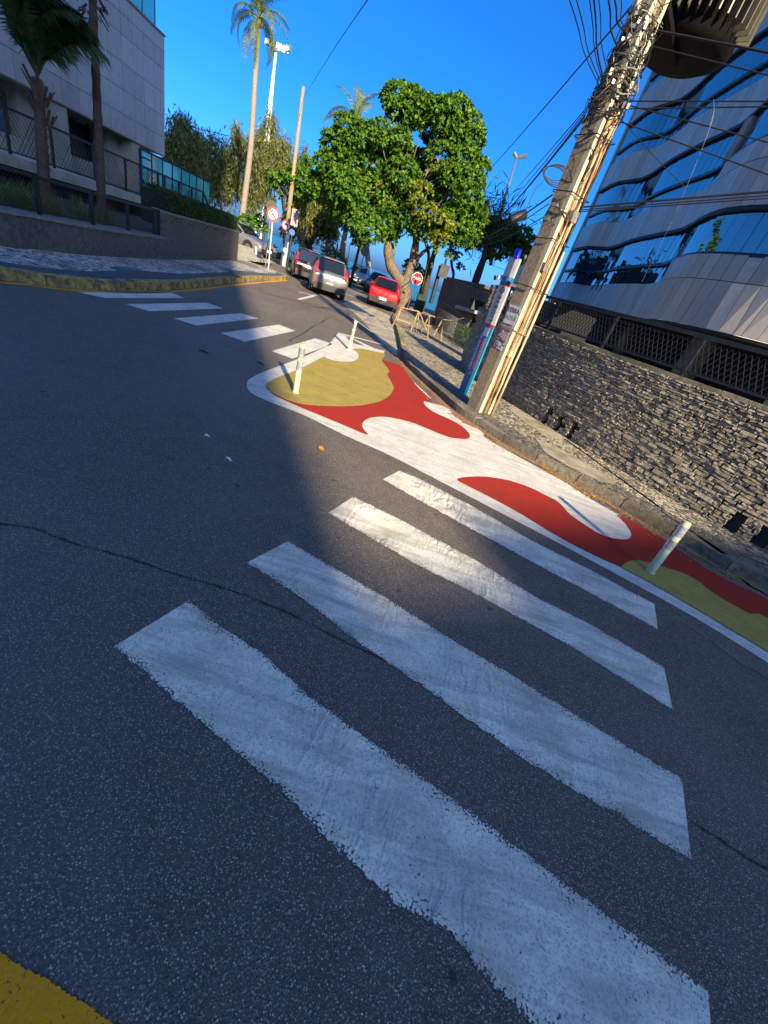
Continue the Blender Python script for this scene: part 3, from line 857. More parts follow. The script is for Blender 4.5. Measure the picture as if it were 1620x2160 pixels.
for a, b in zip(PP, PP[1:]):
    A = math.atan2(a.x, a.y)
    mid = (a + b) / 2
    for z0, z1 in bands:
        place(unit, 'panel', a, b, z0, z1, .05, .022)
    for z0, z1, z2, lim in LV:
        if A > lim: place(unit, 'panel', a, b, z0, z1, .05, .022)
        elif (z0, z1) != (0, 0): place(unit_g, 'window_pane', a, b, z0 + .03, z1 - .06, .02, .02, .10)
        place(unit_g, 'window_pane', a, b, z1 + .06, z2 - .02, .02, .02, .10)
# lowest band is lofted between the soffit line and the first sill: panels as cut pieces
for i in range(len(PP) - 1):
    a, b = PP[i], PP[i+1]
    def near(p):
        return min(P0, key=lambda q: abs(math.atan2(q.x, q.y) - math.atan2(p.x, p.y)))
    a0, b0 = near(a), near(b)
    if (a0 - b0).length < .05: continue
    d = (b - a).normalized(); g_ = d * .011
    nin = Vector((-d.y, d.x, 0)) * .05
    if nin.dot(Vector((1, .3, 0))) < 0: nin = -nin
    V = [Vector((a0.x, a0.y, 3.0)) + g_, Vector((b0.x, b0.y, 3.0)) - g_, Vector((b.x, b.y, 4.29)) - g_, Vector((a.x, a.y, 4.29)) + g_]
    V += [v + nin for v in V]
    mesh('panel', V, [(0,1,2,3),(7,6,5,4),(0,4,5,1),(1,5,6,2),(2,6,7,3),(3,7,4,0)], M['granite_r'], bld)
c2 = PP[::2]
def nrmside(path, sgn): return sgn
for (z0, z1, z2, lim) in LV:
    band('sill_rail', [p for p in c2], -.0 * inw, -.14, z1 - .055, z1 + .055, M['frame_dark'])
    band('reveal', c2, .02, -.35, z2, z2 + .115, M['reveal'])
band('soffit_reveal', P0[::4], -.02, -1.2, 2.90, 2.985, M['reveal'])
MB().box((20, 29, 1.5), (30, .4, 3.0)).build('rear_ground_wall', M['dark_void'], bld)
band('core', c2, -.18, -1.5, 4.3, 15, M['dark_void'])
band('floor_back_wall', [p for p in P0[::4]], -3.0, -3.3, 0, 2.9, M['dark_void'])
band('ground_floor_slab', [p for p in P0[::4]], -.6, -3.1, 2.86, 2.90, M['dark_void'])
band('parapet', c2, .02, -.6, 14.9, 15.5, M['granite_r'])
for pxy, w in (((1432, 735), .55), ((1610, 830), .5), ((1500, 790), .0), ((1300, 690), .35)):
    if w:
        A = az(*pxy); p = min(P0, key=lambda q: abs(math.atan2(q.x, q.y) - A))
        MB().box((p.x + .9, p.y + .6, 1.45), (w, w, 2.9), .6).build('column', M['shaded_mossy_conc'], bld)
A = az(1572, 270); p = min(PP, key=lambda q: abs(math.atan2(q.x, q.y) - A))
MB().box((p.x + .0, p.y, 8.56), (.10, .34, 1.12), .1).build('column', M['concrete'], bld)
mesh('roof', [(p.x, p.y, 15.2) for p in PP] + [(30, 9, 15.2), (30, 34, 15.2)], [tuple(range(len(PP) + 2))], M['concrete'], bld)
MB().box((18, 32, 9.1), (24, .4, 12.1)).build('rear_wall', M['granite_r'], bld)
# white camera-like lamp between pole and building

# ================================================================== LEFT BOUNDARY WALL, GARDEN, FENCE, HEDGE
WLc = catmull(WALLL, 8)
wl = thing('granite_wall', 'low dark rough granite garden wall with grey coping along the left pavement', 'wall', (WALLL[4].x, WALLL[4].y, 0))
iS = min(range(len(WLc)), key=lambda i: (WLc[i] - Vector((G(352, 548, .14).x, G(352, 548, .14).y, 0))).length)
low = WLc[:iS+1]; high = WLc[iS:]
end = WLc[-1]; tdir = (WLc[-1] - WLc[-2]).normalized(); nl = Vector((-tdir.y, tdir.x, 0))
hi_path = high + [end + tdir * .35 + nl * .12, end + tdir * .5 + nl * .45, end + tdir * .45 + nl * 1.0, end + tdir * .3 + nl * 2.2, end + nl * 4]
solid_strip(low, 0, -.35, -.02, .64, 'low_wall', M['granite_dark'], wl)
solid_strip(low, .02, -.40, .64, .69, 'coping', M['coping_grey'], wl)
solid_strip(hi_path, 0, -.32, -.02, 1.25, 'high_wall', M['granite_dark'], wl)
solid_strip(hi_path, .02, -.36, 1.25, 1.30, 'coping', M['coping_grey'], wl)
garden = sheet('garden_soil', [(p.x - .3, p.y) for p in WLc] + [(-13, WLc[-1].y + 1), (-32, 30), (-32, -5)], .60, M['soil'], kind='structure')
lf = thing('garden_fence', 'low black iron fence with mesh infill on top of the low granite wall', 'fence', (WALLL[4].x, WALLL[4].y, .69))
fl = resample(offset(low, -.18), .05)
solid_strip(fl[::6] + [fl[-1]], -.025, .025, 1.23, 1.285, 'top_rail', M['black_metal'], lf)
solid_strip(fl[::6] + [fl[-1]], -.015, .015, .74, .77, 'bottom_rail', M['black_metal'], lf)
fposts = [p for p in range(0, len(fl), 27)] + [len(fl) - 1]
for a, b in zip(fposts, fposts[1:]):
    p, q = fl[a], fl[b]
    MB().box((p.x, p.y, .98), (.06, .06, .60)).build('post', M['black_metal'], lf)
    mb = MB(); d = (q - p); L = d.length; d.normalize()
    for i in range(int(L / .07)):
        for sg in (.45, -.45):
            x0 = i * .07; x1 = min(max(x0 + sg, 0), L); fr = abs(x1 - x0) / .45
            if fr > .05: mb.bar((p + d * x0) + Vector((0, 0, .76)), (p + d * x1) + Vector((0, 0, .76 + .47 * fr)), .005, .005)
    mb.build('wire_mesh', M['black_metal'], lf)
MB().box((fl[-1].x, fl[-1].y, .98), (.06, .06, .62)).build('post', M['black_metal'], lf)

def blades(n, pts, hgt, w, lean=.35, rng=RNG):
    """grass-like blades: bent two-quad strips"""
    idx = rng.integers(0, len(pts), n); P = np.array(pts)[idx] + rng.normal(0, .05, (n, 3)) * [1, 1, 0]
    a = rng.uniform(0, 2*np.pi, n); h = hgt * rng.uniform(.4, 1.2, n); ln = lean * rng.uniform(.2, 1.5, n) * h
    dx, dy = np.cos(a), np.sin(a); sx, sy = -dy * w / 2, dx * w / 2
    V = np.zeros((n, 6, 3))
    for i, (t, ww, ll) in enumerate(((0, 1, 0), (.55, .8, .3), (1, .12, 1))):
        V[:, 2*i, 0] = P[:, 0] + dx*ln*ll - sx*ww; V[:, 2*i, 1] = P[:, 1] + dy*ln*ll - sy*ww; V[:, 2*i, 2] = P[:, 2] + h*t
        V[:, 2*i+1, 0] = P[:, 0] + dx*ln*ll + sx*ww; V[:, 2*i+1, 1] = P[:, 1] + dy*ln*ll + sy*ww; V[:, 2*i+1, 2] = P[:, 2] + h*t
    b = (np.arange(n) * 6)[:, None]
    Q = np.concatenate([b + [0, 1, 3, 2], b + [2, 3, 5, 4]], 0)
    return V.reshape(-1, 3), Q
gp_ = []
for p in offset(low, -.8)[:-2]:
    for k in range(5):
        gp_.append((p.x - random.uniform(-.3, 1.6), p.y + random.uniform(-.4, .4), .6))
V, Q = blades(5200, gp_, .42, .016)
tag(npmesh('grass', V, Q, M['grass']), 'long green grass growing behind the low black garden fence', 'grass', kind='stuff')

def leaves(P, length, width, rng=RNG, up=.3, fold=.25, dirs=None):
    """folded pointed leaves, two triangles each"""
    n = len(P); P = np.asarray(P)
    if dirs is None:
        d = rng.normal(0, 1, (n, 3)); d[:, 2] += up
    else: d = dirs
    d /= np.linalg.norm(d, axis=1)[:, None] + 1e-9
    r = rng.normal(0, 1, (n, 3)); s = np.cross(d, r); s /= np.linalg.norm(s, axis=1)[:, None] + 1e-9
    nn = np.cross(s, d)
    L = length * rng.uniform(.7, 1.25, n)[:, None]; W = width * rng.uniform(.7, 1.2, n)[:, None]
    V = np.stack([P, P + d*L*.6 - s*W*.5 + nn*W*fold, P + d*L, P + d*L*.6 + s*W*.5 + nn*W*fold], 1)
    b = (np.arange(n) * 4)[:, None]
    Q = np.concatenate([b + [0, 2, 1], b + [0, 3, 2]], 0)
    return V.reshape(-1, 3), Q

# clipped hedge on the high wall
hp = resample(offset(catmull(high, 3), -.45), .1)
hd = thing('clipped_hedge', 'dark green clipped box hedge on top of the granite wall at the corner', 'hedge', (high[2].x, high[2].y, 1.2))
hp = hp[4:]
P = []
for p in hp:
    A = math.atan2(p.x, p.y); top = 1.76
    m_ = 150
    q = RNG.uniform(-1, 1, (m_, 3))
    e = RNG.integers(0, 3, m_)
    q[e == 0, 0] = 1; q[e == 1, 2] = 1
    for v in q: P.append((p.x + v[0]*.42, p.y + v[1]*.08, 1.0 + (v[2]+1)*.5*(top-1.0) + RNG.normal(0, .015)))
V, Q = leaves(np.array(P), .075, .04)
npmesh('foliage', V, Q, M['hedge_leaf'], hd)
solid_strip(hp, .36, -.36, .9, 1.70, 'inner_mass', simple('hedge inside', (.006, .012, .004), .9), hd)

# steps at the wall end
stp = thing('stone_steps', 'three low pale stone steps at the far end of the granite wall', 'steps', (G(535, 545, .15).x, G(535, 545, .15).y, .15))
A0 = G(503, 548, .15); B0 = G(572, 556, .15)
dd = (B0 - A0).normalized(); bk = Vector((-dd.y, dd.x, 0))
for i in range(3):
    a = A0 + bk * (.0 + .42 * i); b = B0 + bk * .42 * i - dd * .35 * i; a = a - dd * 1.5
    c = (a + b) / 2 + bk * .9; c.z = .15 + .16 * i + .08
    MB().box(c, ((b - a).length, 1.8, .158), math.atan2(dd.y, dd.x)).build('step', M['concrete_pale'], stp)

# ================================================================== LEFT BUILDING
DV = Vector((math.sin(R_(-6)), math.cos(R_(-6)), 0)); CR = pol(-34.4, 36)
NV = Vector((DV.y, -DV.x, 0))            # towards the road (+x)
def fac(deg, k=1.0):
    """point of the facade plane (pulled towards the camera by k) on a bearing"""
    C = CR * k
    a = R_(deg); u = Vector((math.sin(a), math.cos(a), 0))
    # C + DV t = u s
    det = DV.x * (-u.y) - DV.y * (-u.x)
    t = ((-C.x) * (-u.y) - (-C.y) * (-u.x)) / det
    return C + DV * t
lb = thing('stone_clad_building', 'beige stone panelled building on the left with dark recessed ground floor', 'building', (CR.x, CR.y, 0))
zrows = [3.72 + .99 * i for i in range(6)] + [8.97]
zrows = sorted(set([3.72, 4.60, 5.58, 6.60, 7.62, 8.35, 8.97]))
azs = [-34.5, -35.35, -36.15, -36.95, -37.8, -38.85, -39.95, -41.1, -42.35, -43.8, -45.4, -47.2, -49.2, -51.5, -54]
unit_l = unit.copy(); unit_l.name = 'stone_panel'; unit_l.materials.clear(); unit_l.materials.append(M['granite_l'])
fp = [fac(a) for a in azs]
for a, b in zip(fp[1:], fp):
    for z0, z1 in zip(zrows, zrows[1:]):
        d = (b - a); L = d.length
        o = bpy.data.objects.new('stone_panel', unit_l); COL.objects.link(o); o.parent = lb
        o.matrix_parent_inverse = Matrix.Translation(-lb.location)
        c = (a + b) / 2 - NV * random.uniform(.024, .028); c.z = (z0 + z1) / 2
        o.location = c; o.rotation_euler = (0, 0, math.atan2(d.y, d.x)); o.scale = (L - .02, .05, z1 - z0 - .02)
def fbox(name, a, b, z0, z1, d0, d1, mat, parent=lb):
    """box along the facade from a to b, from depth d0 to d1 behind it"""
    c = (a + b) / 2 - NV * (d0 + d1) / 2; c.z = (z0 + z1) / 2
    return MB().box(c, ((b - a).length, abs(d1 - d0), z1 - z0), math.atan2((b-a).y, (b-a).x)).build(name, mat, parent)
E1_, E2_ = fp[-1], fp[0]
fbox('upper_wall', E1_, E2_, 3.69, 8.99, .06, 9, M['beige_wall'])
fbox('roof_edge', E1_, E2_ + DV * .04, 8.99, 9.06, -.06, 9, M['coping_grey'])
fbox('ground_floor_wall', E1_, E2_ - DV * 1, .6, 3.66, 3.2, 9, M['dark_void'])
fbox('end_wall', E2_ - DV * .02, E2_ + DV * .0, 3.7, 8.98, 0, 9, M['beige_wall'])
for a0, a1, back in ((-41.9, -43.0, .15), (-43.0, -44.1, .9), (-37.0, -37.9, .9), (-36.4, -37.05, .12)):
    fbox('column', fac(a1), fac(a0), 1.0, 3.69, back, back + .8, M['beige_wall'])
for a0, a1 in ((-37.95, -39.5), (-39.6, -41.85)):
    f_ = fbox('window', fac(a1), fac(a0), 1.9, 3.5, 1.9, 2.0, M['glass_dark'])
    fbox('window_frame', fac(a1), fac(a1 + .12), 1.6, 3.66, 1.82, 1.9, M['black_metal'])
    fbox('window_frame', fac(a0), fac(a0 - .12), 1.6, 3.66, 1.82, 1.9, M['black_metal'])
fbox('parapet_panel', fac(-41.85), fac(-37.95), 1.3, 2.05, 1.4, 1.5, M['beige_wall'])
fbox('window', fac(-50), fac(-44.3), 1.9, 3.3, 1.2, 1.3, mat_glass('blue night glass', (.01, .02, .06), .05, .9))
fbox('parapet_panel', fac(-52), fac(-44.3), 1.0, 1.95, .5, .8, M['beige_wall'])
fbox('sky_mullion', fac(-47), fac(-46.8), 1.9, 3.3, 1.05, 1.15, M['black_metal'], lb)
# roof glass balustrade
gr = thing('roof_balustrade', 'teal glass balustrade on the roof edge of the beige stone building', 'balustrade', (CR.x, CR.y, 9.06))
gaz = [-35.05, -36.0, -37.0, -38.2, -39.6, -41.2, -43]
for a0, a1 in zip(gaz, gaz[1:]):
    fbox('glass_pane', fac(a1) + DV*.03, fac(a0) - DV*.03, 9.10, 10.05, .12, .15, M['glass_teal'], gr)
    fbox('post', fac(a0) - DV*.03, fac(a0) + DV*.03, 9.07, 10.12, .10, .17, M['frame_dark'], gr)
fbox('handrail', fac(-43), fac(-35.05), 10.06, 10.11, .09, .18, M['frame_dark'], gr)
# terrace slab, lower plinth
ter = thing('terrace', 'pale concrete terrace slab jutting out in front of the beige stone building', 'terrace', (fac(-38, .72).x, fac(-38, .72).y, .6))
def tpt(deg, k, z): p = fac(deg, k); p.z = z; return p
ta, tb_ = fac(-52, .70), fac(-35.55, .70)
c = (ta + tb_) / 2 - NV * 3.6; c.z = 1.23
MB().box(c, ((tb_-ta).length, 7.2, .26), math.atan2((tb_-ta).y, (tb_-ta).x)).build('slab', M['concrete_pale'], ter)
c.z = .80; c -= NV * .5
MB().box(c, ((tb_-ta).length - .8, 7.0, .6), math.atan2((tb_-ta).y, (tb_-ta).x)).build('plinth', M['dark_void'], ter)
c2_ = (tb_ + fac(-29.5, .70)) / 2 - NV * 4.0; c2_.z = .95
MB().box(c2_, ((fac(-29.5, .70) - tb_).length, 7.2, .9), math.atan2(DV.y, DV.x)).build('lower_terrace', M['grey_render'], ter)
# mesh railing on the terrace
tr = thing('terrace_railing', 'tall black railing with diamond mesh standing on the terrace slab', 'railing', (fac(-38, .75).x, fac(-38, .75).y, 1.36))
raz = [-29.9, -30.9, -32.0, -33.2, -34.5, -35.1, -37.9, -40.4, -43.5, -46.5, -50]
Pp = [fac(a, .765) for a in raz]
def rail(a, b, z0, z1, w, name, par=tr, mat=None): return MB().bar(Vector((a.x, a.y, z0)), Vector((b.x, b.y, z1)), w).build(name, mat or M['black_metal'], par)
for i, p in enumerate(Pp):
    if i: rail(p, p, 1.36, 2.50, .07, 'post')
for i, (a, b) in enumerate(zip(Pp, Pp[1:])):
    if i == 0: rail(a, b, 1.5, 2.48, .07, 'top_rail'); continue
    rail(a, b, 2.48, 2.48, .07, 'top_rail'); rail(a, b, 1.44, 1.44, .04, 'bottom_rail')
    mb = MB(); d = (b - a); L = d.length; d.normalize(); cgap = .16 
    nn_ = int(L / cgap)
    for j in range(nn_):
        for sg in (.75, -.75):
            x0 = j * cgap; x1 = min(max(x0 + sg, 0), L); fr = abs(x1 - x0) / .75
            if fr > .04: mb.bar(a + d * x0 + Vector((0, 0, 1.46)), a + d * x1 + Vector((0, 0, 1.46 + 1.0 * fr)), .010, .010)
            x0 = (j + .5) * cgap; 
            if fr < .99: pass
    mb.build('wire_mesh', M['black_metal'], tr)
# teal glass screen beyond the corner
gs = thing('glass_screen', 'long teal glass screen with slim dark posts beside the stone building', 'screen', (fac(-33, .79).x, fac(-33, .79).y, 1.3))
sxs = [(295.5, 312), (319, 325), (342, 337), (363, 347), (382, 357), (399, 365), (414, 372), (429, 379), (443, 385)]
sp_ = [fac(math.degrees(az(*p)), .79) for p in sxs]
for i, (a, b) in enumerate(zip(sp_, sp_[1:])):
    d = (b - a).normalized()
    a2, b2 = a + d * .04, b - d * .04
    c = (a + b) / 2; c.z = 2.26
    MB().box(c, ((b2-a2).length, .025, 1.66), math.atan2(d.y, d.x)).build('glass_pane', M['glass_teal'], gs)
    MB().box((b.x, b.y, 2.24), (.07, .07, 1.76), math.atan2(d.y, d.x)).build('post', M['frame_dark'], gs)
MB().box((sp_[0].x, sp_[0].y, 2.24), (.09, .09, 1.76)).build('post', M['frame_dark'], gs)
MB().bar(Vector((sp_[0].x, sp_[0].y, 3.13)), Vector((sp_[-1].x, sp_[-1].y, 3.13)), .07).build('top_rail', M['frame_dark'], gs)
MB().bar(sp_[0].lerp(sp_[1], .1) + Vector((.04, 0, 2.85)), sp_[0].lerp(sp_[1], .9) + Vector((.04, 0, 2.85)), .05).build('middle_rail', M['frame_dark'], gs)

# ================================================================== TALL TOWERS BEHIND THE CAMERA THAT CAST THE BIG SHADE
SU = SUN_TO.copy(); PERP = Vector((-SU.y, SU.x, 0))      # PERP points right of the sun direction seen from above
if PERP.dot(Vector((1, 0, 0))) < 0: PERP = -PERP
def tower(name, label, edge_pt, side, width, dist, z, depth, storeys, cat='building'):
    """block whose near vertical edge stands on the sun line through edge_pt"""
    e = Vector((edge_pt[0], edge_pt[1], 0)) + SU * dist
    c = e + PERP * side * width / 2 + SU * depth / 2
    t = thing(name, label, cat, (c.x, c.y, 0), math.atan2(SU.y, SU.x))
    MB().box((0, 0, z / 2), (depth, width, z)).build('walls', M['tower_wall'], t, world=False)
    n = int(width / 3.2); hs = z / storeys
    wm = bpy.data.meshes.new('window'); bm = bmesh.new(); bmesh.ops.create_cube(bm, size=1); bm.to_mesh(wm); bm.free(); wm.materials.append(M['glass_dark'])
    cnt = 0
    for f_ in range(storeys):
        for k in range(n):
            if cnt >= 290: break
            o = bpy.data.objects.new('window', wm); COL.objects.link(o); o.parent = t
            o.location = (-depth / 2 - .02, -width / 2 + (k + .5) * width / n, hs * (f_ + .55)); o.scale = (.08, 1.9, hs * .5); cnt += 1
    return t
tower('apartment_tower', 'tall pale apartment tower behind the viewer on the left of the sunlit gap', (-.04, 1.9), -1, 44, 44, 62, 16, 20)
blk = tower('apartment_block', 'lower pale apartment block behind the viewer with a straight roof line', (-.04, 1.9), 1, 60, 45, 45 * math.tan(SUN_EL) + .0, 14, 6)
zb_ = 45 * math.tan(SUN_EL) + .0
sgn_ = 1 if (Matrix.Rotation(blk.rotation_euler.z, 3, 'Z') @ Vector((0, 1, 0))).dot(PERP) > 0 else -1
MB().box((0, sgn_ * .55, zb_ + .19), (13.9, 58.8, .38)).build('roof_shade_step', M['tower_wall'], blk, world=False)  # raised roof box, unseen, added to shape the near edge of the shade

# ================================================================== CONCRETE UTILITY POLE
pu = Vector((.60, -.80, 0)).normalized(); pv = Vector((-.80, -.60, 0)).normalized()   # face B normal (sunny), face A normal (road)
PB = G(1008, 868, HR); PB.z = 0
PB = PB + Vector((.03, .16, 0))
pole = thing('utility_pole', 'tall square concrete utility pole crowded with cables on the right pavement', 'pole', PB)
prz = math.atan2(pu.y, pu.x)
def ploc(u, v, z): return PB + pu * u + pv * v + Vector((0, 0, z))
ZT = 9.2
def tapered(name, u0, u1, v0, v1, z0, z1, tp, mat, parent=pole):
    V = []
    for z in (z0, z1):
        k = 1 - tp * z / ZT
        for u, v in ((u0, v0), (u1, v0), (u1, v1), (u0, v1)): V.append(ploc(u * k, v * k, z))
    o = MB().add(V, [(0,3,2,1),(4,5,6,7),(0,1,5,4),(1,2,6,5),(2,3,7,6),(3,0,4,7)]).build(name, mat, parent)
    bm = bmesh.new(); bm.from_mesh(o.data); bmesh.ops.recalc_face_normals(bm, faces=bm.faces); bmesh.ops.bevel(bm, geom=[e for e in bm.edges], offset=.008, segments=1); bm.to_mesh(o.data); bm.free()
    return o
tapered('shaft', -.17, .085, -.13, .15, 0, ZT, .30, M['pole_conc'])
tapered('flange', .083, .165, .085, .148, 0, ZT, .30, M['pole_cream'])
tapered('flange', .083, .165, -.128, -.068, 0, ZT, .30, M['pole_cream'])
def ptube(name, pts, r, mat, n=7, parent=pole): return MB().tube([ploc(*p) for p in pts], r, n).build(name, mat, parent, smooth=True)
ptube('conduit', [(.125, -.02, .02), (.125, -.02, 2.3), (.11, -.02, 4.0)], .030, M['beige_pipe'])
ptube('conduit', [(.13, .045, .02), (.13, .04, 1.4), (.12, .04, 3.2)], .018, M['rust_pipe'])
ptube('conduit', [(.05, -.20, .02), (.05, -.20, 1.2), (.02, -.19, 3.3)], .032, M['beige_pipe'])
ptube('conduit', [(.12, -.17, .02), (.13, -.165, 2.2), (.10, -.15, 4.0)], .020, M['rust_pipe'])
ptube('conduit', [(.19, -.14, .02), (.19, -.145, 1.5), (.17, -.15, 2.55)], .024, M['beige_pipe'])
def cable_bundle(n, z0, z1, mat, r0=.005, r1=.011):
    for k in range(n):
        u = random.uniform(.10, .19); v = random.uniform(-.17, .06); pts = []
        z = z0
        while z < z1:
            pts.append((u + random.uniform(-.015, .015), v + random.uniform(-.02, .02), z)); z += .28
        ptube('riser_cable', pts, random.uniform(r0, r1), mat, 5)
cable_bundle(7, .4, 4.0, M['cable']); cable_bundle(3, .3, 4.2, M['rust_pipe'])
for z in (1.42, 2.02, 2.62, 3.15, 3.72):
    mb = MB(); k = 1.0
    ring = [ploc(u, v, z + random.uniform(-.02, .02)) for u, v in ((-.18, .16), (.18, .16), (.21, -.17), (-.16, -.20), (-.18, .16))]
    mb.tube(ring, .007, 5); mb.build('strap', M['cable'] if z > 2 else M['clamp'], pole)
MB().box(ploc(.17, .05, 1.12), (.09, .07, .10), prz).build('terminal_box', M['beige_pipe'], pole)
MB().box(ploc(.17, .09, 2.30), (.09, .08, .10), prz).build('terminal_box', M['clamp'], pole)
# stickers and writing
def text(name, body, size, mat, parent, M4, ext=.0008, align='CENTER'):
    cu = bpy.data.curves.new(name, 'FONT'); cu.body = body; cu.size = size; cu.extrude = ext; cu.align_x = align; cu.align_y = 'CENTER'; cu.space_character = 1.2 if body == 'LIDEYE' else 1.0
    cu.resolution_u = 2
    tmp = bpy.data.objects.new(name, cu); COL.objects.link(tmp)
    dg = bpy.context.evaluated_depsgraph_get()
    me = bpy.data.meshes.new_from_object(tmp.evaluated_get(dg))
    bpy.data.objects.remove(tmp)
    me.transform(M4); me.materials.clear()
    return link(name, me, mat, parent)
def frame(origin, xdir, ydir):
    x = Vector(xdir).normalized(); y = Vector(ydir).normalized(); z_ = x.cross(y)
    m4 = Matrix((x, y, z_)).transposed().to_4x4(); m4.translation = origin; return m4
# road face A: its own "right" as read from the road
rA = Vector((0, 0, 1)).cross(pv).normalized()       # right-hand direction for a viewer facing face A
def sticker(name, u, z, w, h, mat, rot=0, txts=()):
    k = 1 - .30 * z / ZT
    o_ = PB + pv * (.15 * k + .004) + rA * u + Vector((0, 0, z))
    fr = frame(o_, rA, (0, 0, 1)) @ Matrix.Rotation(rot, 4, 'Z')
    V = [fr @ Vector(p) for p in ((-w/2, -h/2, 0), (w/2, -h/2, 0), (w/2, h/2, 0), (-w/2, h/2, 0), (-w/2, -h/2, .002), (w/2, -h/2, .002), (w/2, h/2, .002), (-w/2, h/2, .002))]
    s_ = MB().add(V, [(0,3,2,1),(4,5,6,7),(0,1,5,4),(1,2,6,5),(2,3,7,6),(3,0,4,7)]).build(name, mat, pole)
    for body, x, y, sz, mt in txts:
        text('lettering', body, sz, mt, s_, fr @ Matrix.Translation((x, y, .003)))
M['paper'] = simple('worn poster paper', (.62, .62, .58), .7, var=.15, scale=30, dirt=((.35, .30, .22), .5))
M['paper_pink'] = simple('faded pink poster', (.42, .30, .30), .7, var=.35, scale=40, dirt=((.25, .18, .14), .7))
M['green_ink'] = simple('green ink', (.10, .25, .17), .6)
M['blue_ink'] = simple('blue ink', (.05, .16, .36), .6)
sticker('poster', .0, 1.62, .25, .26, M['paper'], .0, (('TERRA', 0, .06, .088, M['ink']), ('NOVA', 0, -.045, .088, M['green_ink'])))
sticker('poster', -.01, 1.36, .21, .22, M['paper_pink'], .03)
sticker('poster', -.01, 1.17, .20, .10, M['paper'], -.08, (('O', -.05, .0, .10, M['ink']), ('OI', .045, -.01, .05, M['blue_ink'])))
# the tangle of splices, loops and hardware
def tangle(zc, dz, n, rad, mats=('cable', 'cable', 'cable', 'cable', 'clamp')):
    for k in range(n):
        z = zc + random.gauss(0, dz); a = random.uniform(0, 6.28); rr = rad * random.uniform(.45, 1.15)
        pts = []
        for j in range(7):
            b = a + j * random.uniform(.35, .85); pts.append(ploc(math.cos(b) * rr, math.sin(b) * rr, z + random.gauss(0, .07)))
        MB().tube(catmull(pts, 3), random.uniform(.003, .008), 4, False).build('loose_cable', M[random.choice(mats)], pole)
    for k in range(n // 2):
        a = random.uniform(0, 6.28); rr = rad * random.uniform(.6, 1.0); p = ploc(math.cos(a) * rr, math.sin(a) * rr, zc + random.gauss(0, dz))
        MB().box(p, (random.uniform(.03, .09), .03, random.uniform(.02, .07)), random.uniform(0, 3)).build('clamp', M[random.choice(('clamp', 'cable', 'cable'))], pole)
tangle(4.12, .13, 62, .23); tangle(4.55, .14, 56, .21); tangle(2.9, .08, 12, .20); tangle(3.5, .2, 14, .2, ('cable',)); tangle(1.35, .1, 6, .17, ('cable',))
mb = MB(); mb.box(ploc(.20, .0, 2.92), (.10, .10, .12), prz).build('junction_box', M['clamp'], pole)
# lamp arm and transformer
ptube('lamp_bracket', [(-.05, .12, 4.75), (-.02, .22, 5.0), (-.04, .24, 5.8), (-.1, .8, 6.6)], .035, M['sign_white'])
T = thing('transformer', 'dark pole-mounted transformer with pale cooling fins beside the top of the utility pole', 'transformer', at(1478, 22, 8.3))
tc = T.location.copy()
a_t = .5
mb = MB(); mb.tube([tc + Vector((0, 0, -.45)), tc + Vector((0, 0, -.38)), tc + Vector((0, 0, .6))], [.46, .60, .60], 24); mb.build('tank', M['transformer'], T, True)
vd = Vector((-tc.x, -tc.y, 0)).normalized()
for k in range(15):
    a = math.atan2(vd.y, vd.x) + (k - 7) * .16 + .25
    p = tc + Vector((math.cos(a), math.sin(a), 0)) * .66
    MB().box(p + Vector((0, 0, .12)), (.17, .014, .85), a).build('cooling_fin', M['trans_fin'], T)
MB().bar(tc + Vector((0, 0, -.5)), Vector((PB.x, PB.y, tc.z - .42)), .06).build('bracket', M['transformer'], T)

# ================================================================== CABLES
POLET = Vector((PB.x, PB.y, 0))
def cable(pts, r=.008, sag=0.0, label=None, group=None, cat='cable', n=5, mat=None, k=10):
    P = [Vector(p) for p in pts]
    if len(P) == 2:
        a, b = P
        P = [a.lerp(b, i / k) - Vector((0, 0, sag * 4 * (i/k) * (1 - i/k))) for i in range(k + 1)]
    else: P = catmull(P, 6)
    return tag(MB().tube(P, r, n).build('cable', mat or M['cable']), label, cat, group)
def beyond(a, b, f): return Vector(a) + (Vector(b) - Vector(a)) * f
P1 = lambda z, u=0, v=0: ploc(u, v, z)
gA = 'cables fanning up from the pole towards the top of the picture'
for i, (x, zp) in enumerate(((1200, 4.15), (1215, 4.18), (1243, 4.2), (1252, 4.22), (1263, 4.3), (1283, 4.5), (1296, 4.62), (1310, 4.65))):
    a = P1(zp, -.05, .2); b = at(x, -4, 6.0)
    cable([a, a.lerp(b, .5) - Vector((0, 0, .04)), b, beyond(a, b, 3.2)], .009 if i in (3, 5, 6) else .0055, 0, ('thick' if i in (3, 5, 6) else 'thin') + ' black cable fanning up from the pole, ' + ('leftmost at the top edge', 'second from the left at the top edge', 'third from the left', 'fourth from the left', 'fifth from the left', 'third from the right', 'second from the right', 'nearest the pole')[i], gA)
gB = 'cables running from the pole down towards the far end of the street'
for i, (x, y, zp) in enumerate(((1018, 470, 4.0), (1024, 480, 3.96), (1040, 468, 3.9), (1045, 470, 3.85), (1000, 505, 3.1), (1010, 500, 3.0), (1020, 515, 2.85))):
    a = P1(zp, -.1, .2); b = at(x, y, 24)
    cable([a, b], .012 if i in (2, 4) else .007, .12 + .05 * (i % 3), ('thick' if i in (2, 4) else 'thin') + ' cable from the pole down the far street, ' + ('uppermost of the upper bunch', 'second of the upper bunch', 'third of the upper bunch', 'lowest of the upper bunch', 'uppermost of the lower bunch', 'middle of the lower bunch', 'lowest of all')[i], gB, k=14)
a = at(1395, -60, 7.0); b = at(1020, 372, 26)
cable([a, b], .012, .05, 'thick single blue-black cable crossing the open sky in front of the pole', k=16)
gC = 'cables running right from the pole in front of the curved building'
